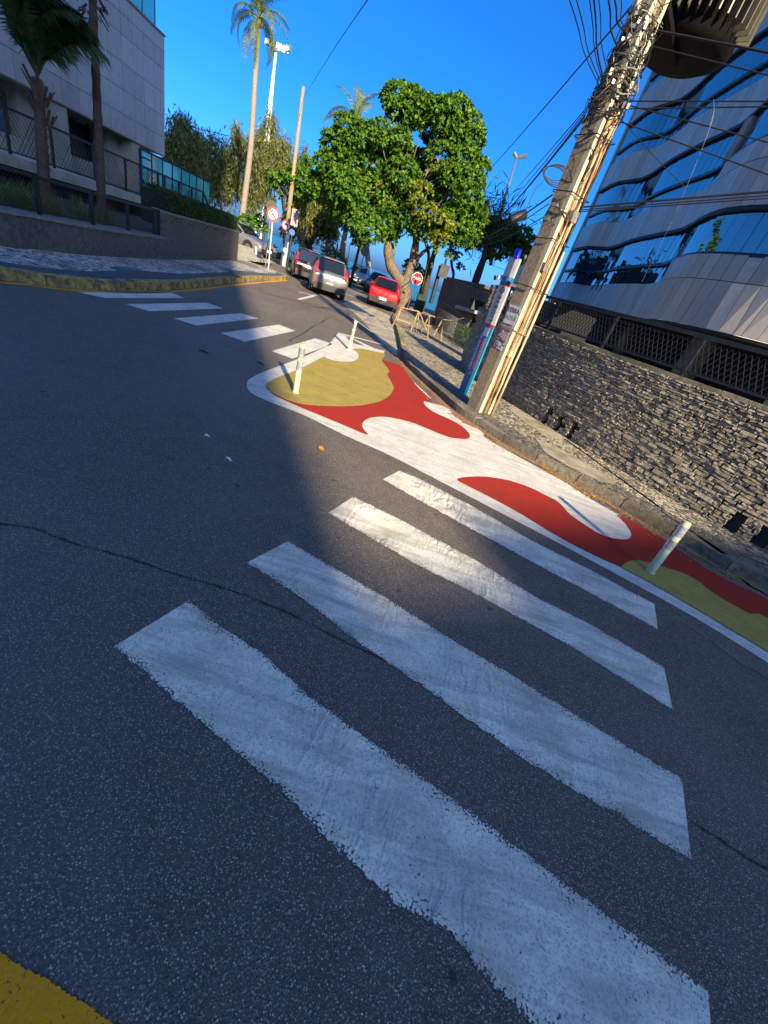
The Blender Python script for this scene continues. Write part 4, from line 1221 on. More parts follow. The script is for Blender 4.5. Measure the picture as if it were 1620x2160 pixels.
for i, (y1, zp) in enumerate(((112, 4.72), (160, 4.60), (214, 4.12), (225, 4.05), (302, 4.1), (370, 3.95), (404, 3.05), (412, 3.02), (418, 3.0))):
    a = P1(zp, .1, -.1); b = at(1625, y1, 6.6)
    cable([a, b, beyond(a, b, 2.2)], .012 if i in (0, 6) else .007, 0, ('thick' if i in (0, 6) else 'thin') + ' black cable crossing the curved building to the right, ' + ('topmost', 'second from the top', 'third from the top', 'fourth from the top', 'fifth from the top', 'sixth from the top', 'third from the bottom', 'second from the bottom', 'lowest')[i], gC)
cable([P1(4.0, .1, -.1), at(1380, 330, 6.8), at(1450, 400, 6.7)], .004, 0, 'thin slack wire dangling from the pole tangle against the mirror glass')
cable([at(1505, 210, 6.7), at(1497, 270, 6.7), at(1420, 460, 6.9), at(1354, 594, 7.1)], .0016, 0, 'thin pale drop wire hanging diagonally in front of the mirror glass', mat=M['sign_grey'])
cable([P1(4.1, -.1, .15), at(1262, 165, 7.2), at(1256, 195, 7.15), at(1265, 205, 7.1), at(1282, 190, 7.2), P1(3.95, -.1, .15)], .004, 0, 'thin cable making a round loop in the sky left of the pole tangle')
gD = 'slack coils of cable left of the pole'
for k in range(4):
    cc = at(1168 + k * 3, 366 + k * 2, 9.5); pts = []
    for j in range(12):
        b = j / 11 * 6.4 + k; pts.append(cc + Vector((math.cos(b) * (.20 + .02 * k), 0, math.sin(b) * (.09 + .02 * k))))
    cable(pts, .008, 0, ('smallest', 'second smallest', 'second largest', 'largest')[k] + ' coil of slack black cable hanging left of the concrete pole', gD)
spl = thing('splice_closure', 'black cylinder splice closure hanging from the cables left of the pole', 'splice closure', at(1092, 458, 11))
c0 = spl.location; dx_ = (XI * .85 - YI * .35).normalized()
MB().tube([c0 - dx_*.20, c0 - dx_*.18, c0 + dx_*.18, c0 + dx_*.20], [.07, .095, .095, .07], 12).build('body', M['cable'], spl, True)
for k in (-.12, .14): MB().tube([c0 + dx_*k, c0 + dx_*k + Vector((.05, 0, .55))], .008, 5).build('hanger', M['cable'], spl)
cable([at(380, 262, 60), at(504, 292, 60)], .03, .0, 'thin grey wire running left from behind the tall coconut palm')
cable([at(504, 292, 60), at(640, 316, 60)], .025, .1, 'thin wire between the coconut palm and the bare wooden pole')
cable([at(641, 205, 33), at(700, 110, 20), at(779, -6, 10), at(840, -90, 6)], .009, 0, 'thin wire rising from the bare wooden pole to the upper right')
cable([at(985, 500, 40), at(1100, 560, 25)], .01, .1, 'low thin wire seen through the gap beneath the umbrella-shaped tree')
cable([at(1000, 540, 40), at(1100, 580, 25)], .01, .1, 'lowest thin wire beneath the umbrella-shaped tree beside the guard house')
cable([P1(1.75, .15, .1), at(1040, 690, 7.6), at(1020, 700, 8.0)], .003, 0, 'thin loose wire stub sticking out of the pole beside the poster') if False else None

# ================================================================== SURVEILLANCE TOWER
TB = G(977, 829, HR); TB.z = HR
tw = thing('surveillance_tower', 'slim blue and silver security camera totem with lettering beside the utility pole', 'camera totem', TB)
tv = Vector((-.62, -.78, 0)).normalized(); tu = Vector((.78, -.62, 0)).normalized(); trz = prz
def tl(u, v, z): return TB + tu * u + tv * v + Vector((0, 0, z))
trA = tu
W2, D2 = .105, .022
ctr = tl(-.02, -.02, 0)
TZ = .93
def tbox(name, z0, z1, mat, ex=0.0, parent=tw):
    z0 *= TZ; z1 *= TZ
    return MB().box(ctr + Vector((0, 0, (z0 + z1) / 2)), (W2 * 2 + ex, D2 * 2 + ex, z1 - z0), math.atan2(trA.y, trA.x)).build(name, mat, parent)
tbox('lower_body', 0, 1.32, M['blue']); tbox('red_band', 1.32, 1.36, M['red_enamel'], .002); tbox('middle_body', 1.36, 2.02, M['tower_white'])
tbox('red_band', 2.02, 2.05, M['red_enamel'], .002); tbox('collar', 2.05, 2.17, M['blue'], .001); tbox('upper_body', 2.17, 2.47, M['tower_white'])
sx = ctr + tu * (W2 + .002)
edge_c = ctr + trA * (W2 + .004)
MB().box(edge_c + tv * (D2 - .008) + Vector((0, 0, .61)), (.006, .016, 1.22), math.atan2(trA.y, trA.x)).build('sunlit_edge', M['sunlit_edge_teal'], tw)  # thin strip coloured as the sunlit edge of the blue body
MB().tube([ctr + Vector((0, 0, 2.29)), ctr + Vector((0, 0, 2.31)), ctr + Vector((0, 0, 2.41)), ctr + Vector((0, 0, 2.43))], [.06, .052, .050, .035], 16).build('beacon', simple('blue beacon lens', (.01, .01, .75), .15, spec=.8), tw, True)
def totem_text(body, z, size, u, mat):
    o_ = ctr + tv * (D2 + .003) + trA * u + Vector((0, 0, z))
    text('lettering', body, size, mat, tw, frame(o_, (0, 0, 1), -trA))
totem_text('LIDEYE', 1.52, .118, .0, M['ink'])
totem_text('VIDEOVIGILÂNCIA AI', .75, .065, -.055, M['ink_white'])
zz = .82
V = [ctr + tv * (D2 + .002) + trA * a + Vector((0, 0, b)) for a, b in ((-.005, .45), (.06, .45), (.06, 1.03), (-.005, 1.03))]
MB().add(V, [(0, 1, 2, 3)]).build('red_strip', M['red_text'], tw)
totem_text('VOCÊ ESTÁ SENDO FILMADO', .74, .042, .028, M['ink_white'])
# ring emblem, snow-flake logo, blank label plate
for rr in (.042,):
    o_ = ctr + tv * (D2 + .004) + Vector((0, 0, 1.81)); pts = [o_ + trA * math.cos(t) * rr + Vector((0, 0, math.sin(t) * rr)) for t in [k * .35 for k in range(19)]]
    MB().tube(pts, .006, 5, False).build('ring_emblem', M['ink'], tw)
    MB().bar(o_ - trA * rr * .9, o_ + trA * rr * .9, .008, .003).bar(o_ - Vector((0, 0, rr * .5)), o_ + Vector((0, 0, rr * .5)), .008, .003).build('emblem_cross', M['ink'], tw)
o_ = ctr + tv * (D2 + .004) + Vector((0, 0, .38)); mb = MB()
for k in range(6):
    a = k * math.pi / 6; d = trA * math.cos(a) + Vector((0, 0, math.sin(a))); mb.bar(o_ - d * .042, o_ + d * .042, .005, .002, up=tv)
mb.build('star_logo', simple('pale blue print', (.25, .45, .6), .5), tw)
V = [ctr + tv * (D2 + .002) + trA * a + Vector((0, 0, b)) for a, b in ((-.055, 1.06), (.055, 1.06), (.055, 1.205), (-.055, 1.205))]
MB().add(V, [(0, 1, 2, 3)]).build('blank_label', M['paper'], tw)
for sd, dn in ((-1, -.3), (1, -.5)):
    c_ = ctr + trA * sd * (W2 + .07) + tv * .02 + Vector((0, 0, 1.97)); d = (trA * sd * .55 + tv * .6 + Vector((0, 0, dn))).normalized()
    if sd > 0: c_ = ctr + trA * (W2 - .01) + tv * (D2 + .07) + Vector((0, 0, 1.95))
    cm = MB().tube([c_ - d * .07, c_ + d * .05], .036, 10).build('camera', M['sign_white'], tw, False)
    MB().tube([c_ + d * .05, c_ + d * .075], [.038, .034], 10).build('lens_hood', M['ink'], cm)
    MB().tube([c_ - d * .05, ctr + trA * sd * .05 + Vector((0, 0, 1.92))], .012, 6).build('arm', M['sign_grey'], cm)

# ================================================================== FLEXIBLE POSTS
def flexpost(base, top, r, label, dirt=1):
    b = Vector(base); t_ = Vector(top); d = t_ - b
    t = thing('flexible_post', label, 'bollard', b, group='cream flexible traffic posts on the painted kerb extension')
    pt = lambda f: b + d * f
    MB().tube([pt(0), pt(.02), pt(1)], [r * 1.15, r, r * .96], 18).build('tube', M['plastic_cream'], t, True)
    for f0, f1 in ((.50, .66), (.74, .93)):
        MB().tube([pt(f0), pt(f1)], r * 1.03, 18, False).build('reflective_sleeve', M['reflect'], t, True)
    MB().tube([pt(1), pt(1.012)], [r * .96, r * .6], 18).build('cap', M['plastic_cream'], t)
    MB().disc(b + Vector((0, 0, .016)), (0, 0, 1), r * 1.25, .012).build('foot', M['plastic_cream'], t)
for bx, tx, r, lab in (((623, 830), (639, 726), .037, 'nearest sunlit cream flexible post standing on the ochre paint with a long shadow'),
                    ((736, 738), (751, 677), .035, 'small far cream flexible post standing on the white tip of the painted area'),
                    ((1369, 1208), (1450, 1102), .037, 'shaded cream flexible post standing between red and ochre paint near the right edge')):
    B = G(*bx); R0 = math.hypot(B.x, B.y); flexpost(B, at(tx[0], tx[1], R0 + (.05 if bx[0] == 1369 else 0)), r, lab)

# ================================================================== BARRICADES, GUARD HOUSE, SIGNS
def vp(A, B):
    """sight line -> point on the vertical plane through ground points A and B"""
    A = Vector((A[0], A[1], 0)); B = Vector((B[0], B[1], 0)); n_ = Vector((0, 0, 1)).cross(B - A).normalized()
    o_ = Vector((0, 0, H))
    def f(x, y):
        v = ray(x, y); t = (A - o_).dot(n_) / v.dot(n_); return o_ + v * t
    return f
def extrude(name, pts, d, mat, parent):
    """flat outline given a real thickness d (vector)"""
    n = len(pts); V = [Vector(p) for p in pts] + [Vector(p) + d for p in pts]
    Fc = [tuple(range(n)), tuple(reversed(range(n, 2*n)))] + [(i, i+n, (i+1) % n + n, (i+1) % n) for i in range(n)]
    o = mesh(name, V, Fc, mat, parent)
    bm = bmesh.new(); bm.from_mesh(o.data); bmesh.ops.recalc_face_normals(bm, faces=bm.faces); bm.to_mesh(o.data); bm.free()
    return o
def trestle(label, bars):
    c = G(*bars[0][1], HR)
    t = thing('barricade', label, 'barricade', (c.x, c.y, HR), group='rusty yellow folding barricades on the right pavement')
    for i, (a, b, kind) in enumerate(bars):
        if kind == 'leg':
            B_ = G(*b, HR); A_ = at(*a, math.hypot(B_.x, B_.y) + .1)
            MB().bar(A_, B_, .035).build('leg', M['rust'], t)
        else:
            R0, R1 = kind; MB().bar(at(*a, R0), at(*b, R1), .035).build('rail', M['rust'], t)
def Rg(x, y): g_ = G(x, y, HR); return math.hypot(g_.x, g_.y)
ra, rb_, rc_, rd_ = Rg(830, 688), Rg(870, 700), Rg(900, 712), Rg(930, 718)
trestle('rusty yellow steel barricade nearest the red car on the right pavement', [
    ((845, 649), (827, 689), 'leg'), ((846, 650), (838, 678), 'leg'), ((883, 657), (866, 699), 'leg'), ((884, 658), (877, 700), 'leg'),
    ((845, 648), (884, 657), (ra, rb_)), ((836, 672), (871, 684), (ra, rb_)), ((886, 660), (901, 700), 'leg')])
trestle('rusty yellow steel barricade nearer the stone wall on the right pavement', [
    ((906, 666), (902, 714), 'leg'), ((905, 667), (885, 705), 'leg'), ((934, 673), (930, 719), 'leg'), ((933, 674), (914, 708), 'leg'),
    ((905, 665), (935, 672), (rc_, rd_)), ((895, 684), (932, 694), (rc_, rd_)), ((905, 666), (886, 659), (rc_, rb_))])
tag(MB().tube([at(935, 674, rd_), at(952, 676, rd_), at(978, 671, rd_ - .3)], .012, 5).build('rope', M['rust']), 'slack pale rope from the second barricade to the guard house', 'rope')
# guard house
ghA, ghB = pol(-3.0, 25), pol(4.6, 17)
gp2 = vp(ghA, ghB)
gd = (ghB - ghA).normalized(); gn = Vector((-gd.y, gd.x, 0)); gn = gn if gn.y > 0 else -gn
gh = thing('guard_house', 'rough grey concrete guard house with dark openings behind the barricades', 'building', ((ghA.x + ghB.x)/2, (ghA.y + ghB.y)/2, 0))
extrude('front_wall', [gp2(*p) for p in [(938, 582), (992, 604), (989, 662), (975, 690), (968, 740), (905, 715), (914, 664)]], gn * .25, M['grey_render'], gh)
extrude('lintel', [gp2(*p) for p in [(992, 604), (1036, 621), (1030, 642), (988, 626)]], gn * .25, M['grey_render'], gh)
extrude('counter', [gp2(*p) - gn * .25 for p in [(972, 646), (1014, 658), (1012, 665), (970, 653)]], gn * .6, M['concrete'], gh)
a_, b_ = gp2(968, 560), gp2(1045, 600)
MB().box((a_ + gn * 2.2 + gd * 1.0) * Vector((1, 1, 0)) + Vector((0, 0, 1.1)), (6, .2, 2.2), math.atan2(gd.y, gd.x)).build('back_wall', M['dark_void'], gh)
MB().box((a_ + gn * 1.3 + gd * 1.0) * Vector((1, 1, 0)) + Vector((0, 0, 2.30)), (5.6, 2.3, .12), math.atan2(gd.y, gd.x)).build('roof', M['grey_render'], gh)
# mesh gate leaning open beside it
gt = thing('mesh_gate', 'green and black mesh gate with sloping handrail in front of the guard house', 'gate', gp2(960, 740))
gp3 = vp(pol(-2.0, 20.5), pol(4.4, 14.2))
A4 = [gp3(*p) for p in [(925, 632), (945, 644), (1002, 688), (985, 733), (955, 718), (925, 700), (915, 664)]]
for a, b in zip(A4, A4[1:] + A4[:1]): MB().bar(a, b, .03).build('frame_bar', M['black_metal'], gt)
mb = MB()
for k in range(34):
    t = k / 33; p = gp3(925 + 75*t, 640 + 42*t + 8); q = gp3(918 + 66*t, 690 + 40*t); mb.bar(p, q, .008)
mb.build('wire_mesh', M['black_metal'], gt)
pl_ = thing('garden_bed', 'strip of green shrubs behind the mesh gate', 'planting', gp3(960, 700) + gn * .6)
pp = []
for k in range(2200):
    t = random.random(); p = gp3(930 + 62*t, 690 + 32*t) + gn * random.uniform(.3, 1.0); p.z = random.uniform(.1, .75); pp.append(p)
V, Q = leaves(np.array([tuple(p) for p in pp]), .09, .05); npmesh('foliage', V, Q, M['hedge_leaf'], pl_)
# stone gate pillar left of the totem
pil = thing('gate_pillar', 'tall dark stone gate pillar rising behind the totem beside the wall end', 'pillar', pol(4.7, 13.4))
pc = pol(4.7, 13.4)
MB().box((pc.x, pc.y, 1.1), (.42, .42, 2.2), .5).build('shaft', M['granite_dark'], pil)
mb = MB()
for i in range(26):
    for s_ in (-1, 1):
        mb.box((pc.x + s_ * .11 + random.uniform(-.02, .02), pc.y - .2 + s_ * -.06, .1 + i * .083), (.19, .12, .07), -.5)
sp = mb.build('facing_stones', M['granite_dark'], pil); sp['kind'] = 'stuff'
# white and dark railing behind the totem, white panels hung on it
rl = thing('barred_gate', 'black barred gate with small white plates between the totem and the utility pole', 'gate', pol(4.2, 12.2))
gp4 = vp(pol(1.8, 12.2), pol(7.5, 10.2))
for a, b in (((1058, 605), (1100, 612)), ((1050, 655), (1092, 668)), ((1056, 615), (1098, 622))): MB().bar(gp4(*a), gp4(*b), .05).build('rail', M['black_metal'], rl)
for k in range(9):
    t = k / 8; MB().bar(gp4(1059 + 40*t, 605 + 8*t), gp4(1040 + 42*t, 655 + 14*t), .025).build('bar', M['black_metal'], rl)
for x, y in ((1070, 617), (1083, 622), (1068, 626)):
    MB().box(gp4(x, y) - Vector((0, .05, 0)), (.15, .02, .10), -.3).build('plate', M['ink_white'], rl)
db = thing('distant_building', 'small dark modern building seen far behind the totem top', 'building', pol(2.6, 60))
for x, y, w in ((1098, 560, 2.2), (1088, 585, 1.8)):
    p = at(x, y, 60); MB().box(p, (w, 2, 2.2), .2).build('block', M['frame_dark'], db); MB().box(p - Vector((0, 1.1, 0)), (w * .5, .1, 1.4), .2).build('window', M['glass_blue'], db)
p = at(1092, 590, 60); MB().box((p.x, p.y + 1, p.z / 2 - 1), (4.5, 4, p.z - 1), .2).build('wall', M['grey_render'], db)

def face_dir(p):
    return Vector((-p.x, -p.y, 0)).normalized()
def round_sign(name, label, base, top, r, front, rim=None, pole_mat='white_metal', pr_=.028, R=None, away=False, zb=None):
    B = G(*base) if R is None else at(*base, R)
    if zb is not None: B.z = zb
    R0 = math.hypot(B.x, B.y); C_ = at(*top, R0)
    t = thing(name, label, 'sign', B)
    MB().tube([B, C_ + Vector((0, 0, r * .6))], pr_, 8).build('post', M[pole_mat], t)
    n_ = face_dir(C_)
    MB().disc(C_ + n_ * .045, n_, r, .012, 28).build('plate', M[front], t)
    rt = Vector((0, 0, 1)).cross(n_)
    return t, C_ + n_ * .055, n_, rt
def ringm(c, n_, rt, r0, r1, t=.004, seg=32):
    V = []; up = Vector((0, 0, 1))
    for k in range(seg):
        a = 2*math.pi*k/seg; d = rt * math.cos(a) + up * math.sin(a)
        V += [c + d * r0 + n_ * t, c + d * r1 + n_ * t]
    return MB().add(V, [(2*k, 2*k+1, (2*k+3) % (2*seg), (2*k+2) % (2*seg)) for k in range(seg)])
UPV = Vector((0, 0, 1))
t, c, n_, rt = round_sign('no_parking_sign', 'white and red no parking sign with a crossed letter E on a thin white post', (565, 575), (576, 452), .28, 'sign_white', zb=HL)
ringm(c, n_, rt, .205, .28).build('red_ring', M['red_enamel'], t)
text('letter', 'E', .40, M['ink'], t, frame(c + n_ * .005, rt, UPV))
MB().bar(c - (rt - UPV).normalized() * .26 + n_ * .010, c + (rt - UPV).normalized() * .26 + n_ * .010, .055, .003, up=n_).build('red_slash', M['red_enamel'], t)
t, c, n_, rt = round_sign('sign_back', 'dark round sign facing away behind the no parking sign', (560, 560), (573, 436), .27, 'ink', pole_mat='sign_grey', R=26)
Rw = 33.0
wb = at(597, 559, Rw); wb.z = 0
wp_ = thing('wooden_pole', 'bare weathered pole with white painted foot beside the black car', 'pole', wb)
MB().tube([wb, at(613, 415, Rw), at(640, 183, Rw)], [.17, .14, .09], 10).build('shaft', M['wood_pole'], wp_, True)
MB().tube([wb, at(607, 487, Rw)], [.19, .165], 12).build('white_band', M['sign_white'], wp_, True)
c0 = at(604, 475, Rw - .3); n_ = face_dir(c0); rt = UPV.cross(n_)
ts = thing('no_left_turn_sign', 'small round no left turn sign fixed to the wooden pole', 'sign', c0)
MB().disc(c0, n_, .30, .012, 28).build('plate', M['sign_white'], ts)
ringm(c0 + n_ * .008, n_, rt, .225, .30).build('red_ring', M['red_enamel'], ts)
c = c0 + n_ * .014
MB().bar(c + rt * .07 - UPV * .14, c + rt * .07 + UPV * .04, .05, .003, up=n_).bar(c + rt * .09 + UPV * .04, c - rt * .06 + UPV * .05, .05, .003, up=n_).add([c - rt * .04 + UPV * .12, c - rt * .04 - UPV * .03, c - rt * .14 + UPV * .05], [(0, 1, 2)]).build('arrow', M['ink'], ts)
# blue street post and pink banner
bp = at(605, 566, 30); bp.z = 0
t = thing('blue_sign_post', 'thin black post with a small blue round sign beside the wooden pole', 'sign', bp)
MB().tube([bp, at(617, 487, 30)], .05, 8).build('post', M['black_metal'], t)
c = at(616, 490, 29.9); MB().disc(c, face_dir(c), .17, .02).build('plate', M['sign_blue'], t)
t = thing('pink_banner', 'narrow faded pink banner hanging above the blue sign', 'banner', at(622, 460, 30))
MB().box(at(622, 459, 30), (.42, .03, .85), .2).build('cloth', M['paper_pink'], t); MB().tube([at(621, 480, 30), at(624, 443, 30)], .025, 6).build('post', M['sign_grey'], t)
# stop sign
B = G(856, 660, HR); R0 = math.hypot(B.x, B.y); C_ = at(880, 588, R0)
t = thing('stop_sign', 'red octagonal stop sign lettered PARE on a pale post by the big tree', 'sign', B)
MB().tube([B, C_], .03, 8).build('post', M['white_metal'], t)
n_ = face_dir(C_); rt = UPV.cross(n_)
def octo(r, off, nm, mt):
    V = [C_ + n_ * off + (rt * math.cos(math.pi/8 + k*math.pi/4) + UPV * math.sin(math.pi/8 + k*math.pi/4)) * r for k in range(8)]
    extrude(nm, V, n_ * .012, M[mt], t)
octo(.31, .03, 'border', 'sign_white'); octo(.285, .045, 'plate', 'red_enamel')
text('lettering', 'PARE', .19, M['ink_white'], t, frame(C_ + n_ * .060, rt, UPV))
t, c, n_, rt = round_sign('sign_back', 'grey round sign seen from behind by the silver car', (760, 568), (770, 530), .31, 'sign_grey', pole_mat='sign_grey', R=33)
# lamp posts in the distance
def post(name, label, cat, x0, y0, x1, y1, R, r0, r1, mat, z0=None):
    a = at(x0, y0, R); 
    if z0 is not None: a.z = z0
    t = thing(name, label, cat, a); MB().tube([a, at(x1, y1, R)], [r0, r1], 8).build('post', M[mat], t, True); return t
post('leaning_post', 'dark leaning post under the big tree crown left of the round grey sign', 'post', 745, 570, 764, 495, 34, .12, .09, 'bark_dark', 0)
post('thin_post', 'thin pale post in front of the sea between the palm and the dark post', 'post', 733, 562, 739, 512, 40, .06, .05, 'white_metal', -.1)
post('short_post', 'short white post beside the parked silver car by the steps', 'post', 540, 537, 540, 520, 23.5, .05, .05, 'sign_white')
post('camera_post', 'white topped camera post in front of the casuarina trunk', 'post', 633, 520, 645, 478, 36, .10, .10, 'sign_grey', 0)
t = thing('street_lamp', 'dark double-headed street lamp rising behind the umbrella-shaped tree', 'street lamp', at(1047, 480, 42))
MB().tube([at(1035, 560, 42), at(1047, 480, 42), at(1090, 332, 42)], [.16, .13, .07], 8).build('post', M['sign_grey'], t, True)
for x, y in ((1084, 323), (1111, 328)): MB().tube([at(1090, 334, 42), at(x, y, 42)], [.10, .16], 6).build('lamp_head', M['sign_grey'], t)
t = thing('equipment_post', 'dark post with grey equipment box beside the guard house', 'post', pol(-6.8, 22))
MB().tube([at(908, 640, 22), at(930, 560, 22)], .09, 8).build('post', M['black_metal'], t)
MB().box(at(936, 572, 21.8), (.42, .25, .52), .2).build('equipment_box', M['grey_render'], t)
MB().tube([at(938, 560, 21.8), at(942, 545, 21.8)], .05, 6).build('antenna', M['black_metal'], t)
t = thing('green_bin', 'dark green rubbish bin behind the stop sign', 'bin', G(885, 655, HR))
c = at(886, 640, 27.5)
MB().box((c.x, c.y, .62), (.55, .5, .9), .2).build('body', M['green_bin'], t); MB().box((c.x, c.y, 1.12), (.6, .55, .06), .2).build('lid', M['green_bin'], t)
t = thing('green_notice', 'small bright green box on a stand near the sea', 'sign', at(525, 487, 40)); MB().box(at(525, 487, 40), (.55, .3, .95), .2).build('panel', M['green_sign'], t); MB().tube([at(524, 500, 40), at(525, 490, 40)], .05, 6).build('stand', M['green_sign'], t)
# floodlight mast (two legs with rungs)
ms = thing('floodlight_mast', 'tall white twin-leg floodlight mast between the coconut palm and the wooden pole', 'floodlight mast', at(545, 490, 60))
ml = at(538, 495, 60); mr = at(551, 500, 60); mt_ = at(580, 130, 60)
ml.z = mr.z = 0
MB().tube([ml, at(561, 280, 60), at(577, 150, 60)], .13, 8).build('leg', M['white_metal'], ms)
MB().tube([mr, at(567, 285, 60), at(578, 152, 60)], .11, 8).build('leg', M['white_metal'], ms)
MB().tube([at(577, 155, 60), at(582, 112, 60)], .13, 8).build('top_tube', M['white_metal'], ms)
for k in range(12):
    f_ = k / 12; a = ml.lerp(at(561, 280, 60), f_); b = mr.lerp(at(567, 285, 60), f_); MB().bar(a, b, .08).build('rung', M['white_metal'], ms)
for dx, dy in ((-18, -12), (-10, -6), (-4, 2), (6, -2), (12, 4), (20, 3), (26, 2)):
    p = at(583 + dx, 100 + dy, 60); MB().box(p, (.50, .35, .38), random.uniform(-.5, .5)).build('floodlight', M['galv'] if dx % 3 else M['sign_white'], ms)
MB().bar(at(566, 92, 60), at(608, 112, 60), .10).bar(at(570, 100, 60), at(598, 108, 60), .08).build('crossbar', M['white_metal'], ms)

# ================================================================== CARS
def car(name, label, cat, paint, L=4.4, W=1.80, Hc=1.65, kind='suv', spare=False):
    t = thing(name, label, cat)
    # stations along x (0 = rear bumper, L = front): (x, z_low, z_belt, z_top, half width, half roof width)
    if kind == 'suv':
        S = [(0, .48, .80, .86, .80, .72), (.06, .36, .98, 1.02, .86, .74), (.22, .30, 1.03, 1.10, .89, .74), (.55, .26, 1.03, Hc - .10, .90, .66), (.95, .25, 1.02, Hc - .015, .90, .63),
             (1.7, .25, 1.01, Hc, .90, .64), (2.35, .25, 1.00, Hc - .05, .90, .63), (3.15, .26, .99, 1.08, .90, .70), (3.5, .28, .95, 1.00, .89, .74), (L - .25, .32, .82, .88, .86, .70), (L - .04, .38, .68, .74, .80, .62), (L, .45, .60, .64, .74, .58)]
        cab = (2, 7)
    else:
        S = [(0, .46, .78, .84, .76, .66), (.06, .34, .90, .96, .83, .70), (.20, .28, .95, 1.02, .86, .72), (.75, .25, .95, Hc - .09, .87, .62), (1.2, .24, .95, Hc - .01, .87, .60),
             (1.9, .24, .94, Hc, .87, .60), (2.4, .24, .93, Hc - .06, .87, .60), (3.05, .25, .92, 1.00, .87, .68), (3.4, .27, .88, .93, .86, .70), (L - .25, .30, .74, .80, .83, .66), (L - .04, .36, .62, .68, .77, .60), (L, .42, .54, .58, .70, .55)]
        cab = (2, 7)
    k = W / 1.8
    V = []; n = 12
    for x, zl, zb, zt, w, wr in S:
        w *= k; wr *= k
        half = [(w * .86, zl), (w * .98, zl + .08), (w, (zl + zb) / 2), (w * .985, zb), (wr + (.0 if zt - zb > .3 else .0), zt - .05 * (zt - zb > .3)), (wr * .72, zt)]
        ring = [(x, y, z) for y, z in half] + [(x, -y, z) for y, z in reversed(half)]
        V += ring
    Fc = []
    m_ = 12
    for i in range(len(S) - 1):
        for j in range(m_):
            a, b = i * m_ + j, i * m_ + (j + 1) % m_
            Fc.append((a, b, b + m_, a + m_))
    Fc += [tuple(range(m_)), tuple(reversed(range((len(S) - 1) * m_, len(S) * m_)))]
    body = mesh('body', V, Fc, paint, t, True, False)
    bm = bmesh.new(); bm.from_mesh(body.data); bmesh.ops.recalc_face_normals(bm, faces=bm.faces)
    bmesh.ops.subdivide_edges(bm, edges=bm.edges[:], cuts=1, use_grid_fill=True, smooth=.25); bm.to_mesh(body.data); bm.free()
    body.data.polygons.foreach_set('use_smooth', [True] * len(body.data.polygons))
    def lerp(i, f, side, q, out=.012):
        """point between belt (f=0) and roof edge (f=1) at station index q (float)"""
        i0 = int(q); g_ = q - i0; i1 = min(i0 + 1, len(S) - 1)
        s0, s1 = S[i0], S[i1]
        x = s0[0] + (s1[0]-s0[0])*g_; zb = s0[2] + (s1[2]-s0[2])*g_; zt = s0[3] + (s1[3]-s0[3])*g_; w = (s0[4] + (s1[4]-s0[4])*g_) * k * .985; wr = (s0[5] + (s1[5]-s0[5])*g_) * k
        zt -= .05 * (zt - zb > .3)
        return Vector((x, side * (w + (wr - w) * f + out), zb + (zt - zb) * f))
    for side in (1, -1):
        for q0, q1 in ((3.05, 4.75), (4.85, 6.1), (6.18, 6.85)):
            N = 4; P = []
            for j in range(N + 1):
                q = q0 + (q1 - q0) * j / N; P.append((lerp(0, .10, side, q, .035), lerp(0, .86, side, q, .035)))
            V2 = [p for ab in P for p in ab]; F2 = [(2*j, 2*j+1, 2*j+3, 2*j+2) for j in range(N)]
            mesh('side_window', V2, F2, M['glass_car'], t, False, False)
    # rear and front glass
    def quad(name, q0, f0, q1, f1, mat, ins=.90, out=.02, sgn=-1):
        s0, s1 = S[q0], S[q1]
        y0 = (s0[4] + (s0[5]-s0[4])*f0) * k * ins; y1 = (s1[4] + (s1[5]-s1[4])*f1) * k * ins
        z0 = s0[2] + (s0[3]-s0[2])*f0; z1 = s1[2] + (s1[3]-s1[2])*f1
        x0, x1 = s0[0] + sgn*out, s1[0] + sgn*out
        V2 = [(x0, -y0, z0 + .02), (x0, y0, z0 + .02), (x1, y1, z1 + .02), (x1, -y1, z1 + .02)]
        return mesh(name, V2, [(0, 1, 2, 3)], mat, t, False, False)
    if kind == 'suv':
        g1 = MB().add([(S[2][0]-.07, -.64*k, 1.10), (S[2][0]-.07, .64*k, 1.10), (S[3][0]-.12, .56*k, Hc-.10), (S[3][0]-.12, -.56*k, Hc-.10)], [(0,3,2,1)]).build('rear_window', M['glass_car'], t, world=False)
        sp_x, sp_z = S[3][0] - .02, Hc - .07
    else:
        g1 = MB().add([(S[2][0]-.07, -.62*k, 1.05), (S[2][0]-.07, .62*k, 1.05), (S[3][0]-.16, .54*k, Hc-.08), (S[3][0]-.16, -.54*k, Hc-.08)], [(0,3,2,1)]).build('rear_window', M['glass_car'], t, world=False)
        sp_x, sp_z = S[3][0] + .02, Hc - .06
    xw0, xw1 = S[6][0] + .06, S[7][0] + .03
    MB().add([(xw1, -.66*k, S[7][3]+.015), (xw1, .66*k, S[7][3]+.015), (xw0, .56*k, Hc-.09), (xw0, -.56*k, Hc-.09)], [(0,1,2,3)]).build('windscreen', M['glass_car'], t, world=False)
    MB().box((sp_x + .02, 0, sp_z + .03), (.22, 1.10*k, .035)).build('spoiler', paint, t, world=False)
    MB().box((sp_x - .10, 0, sp_z + .02), (.03, .22, .03)).build('brake_light', M['tail'], t, world=False)
    # lamps
    zb = S[2][2]
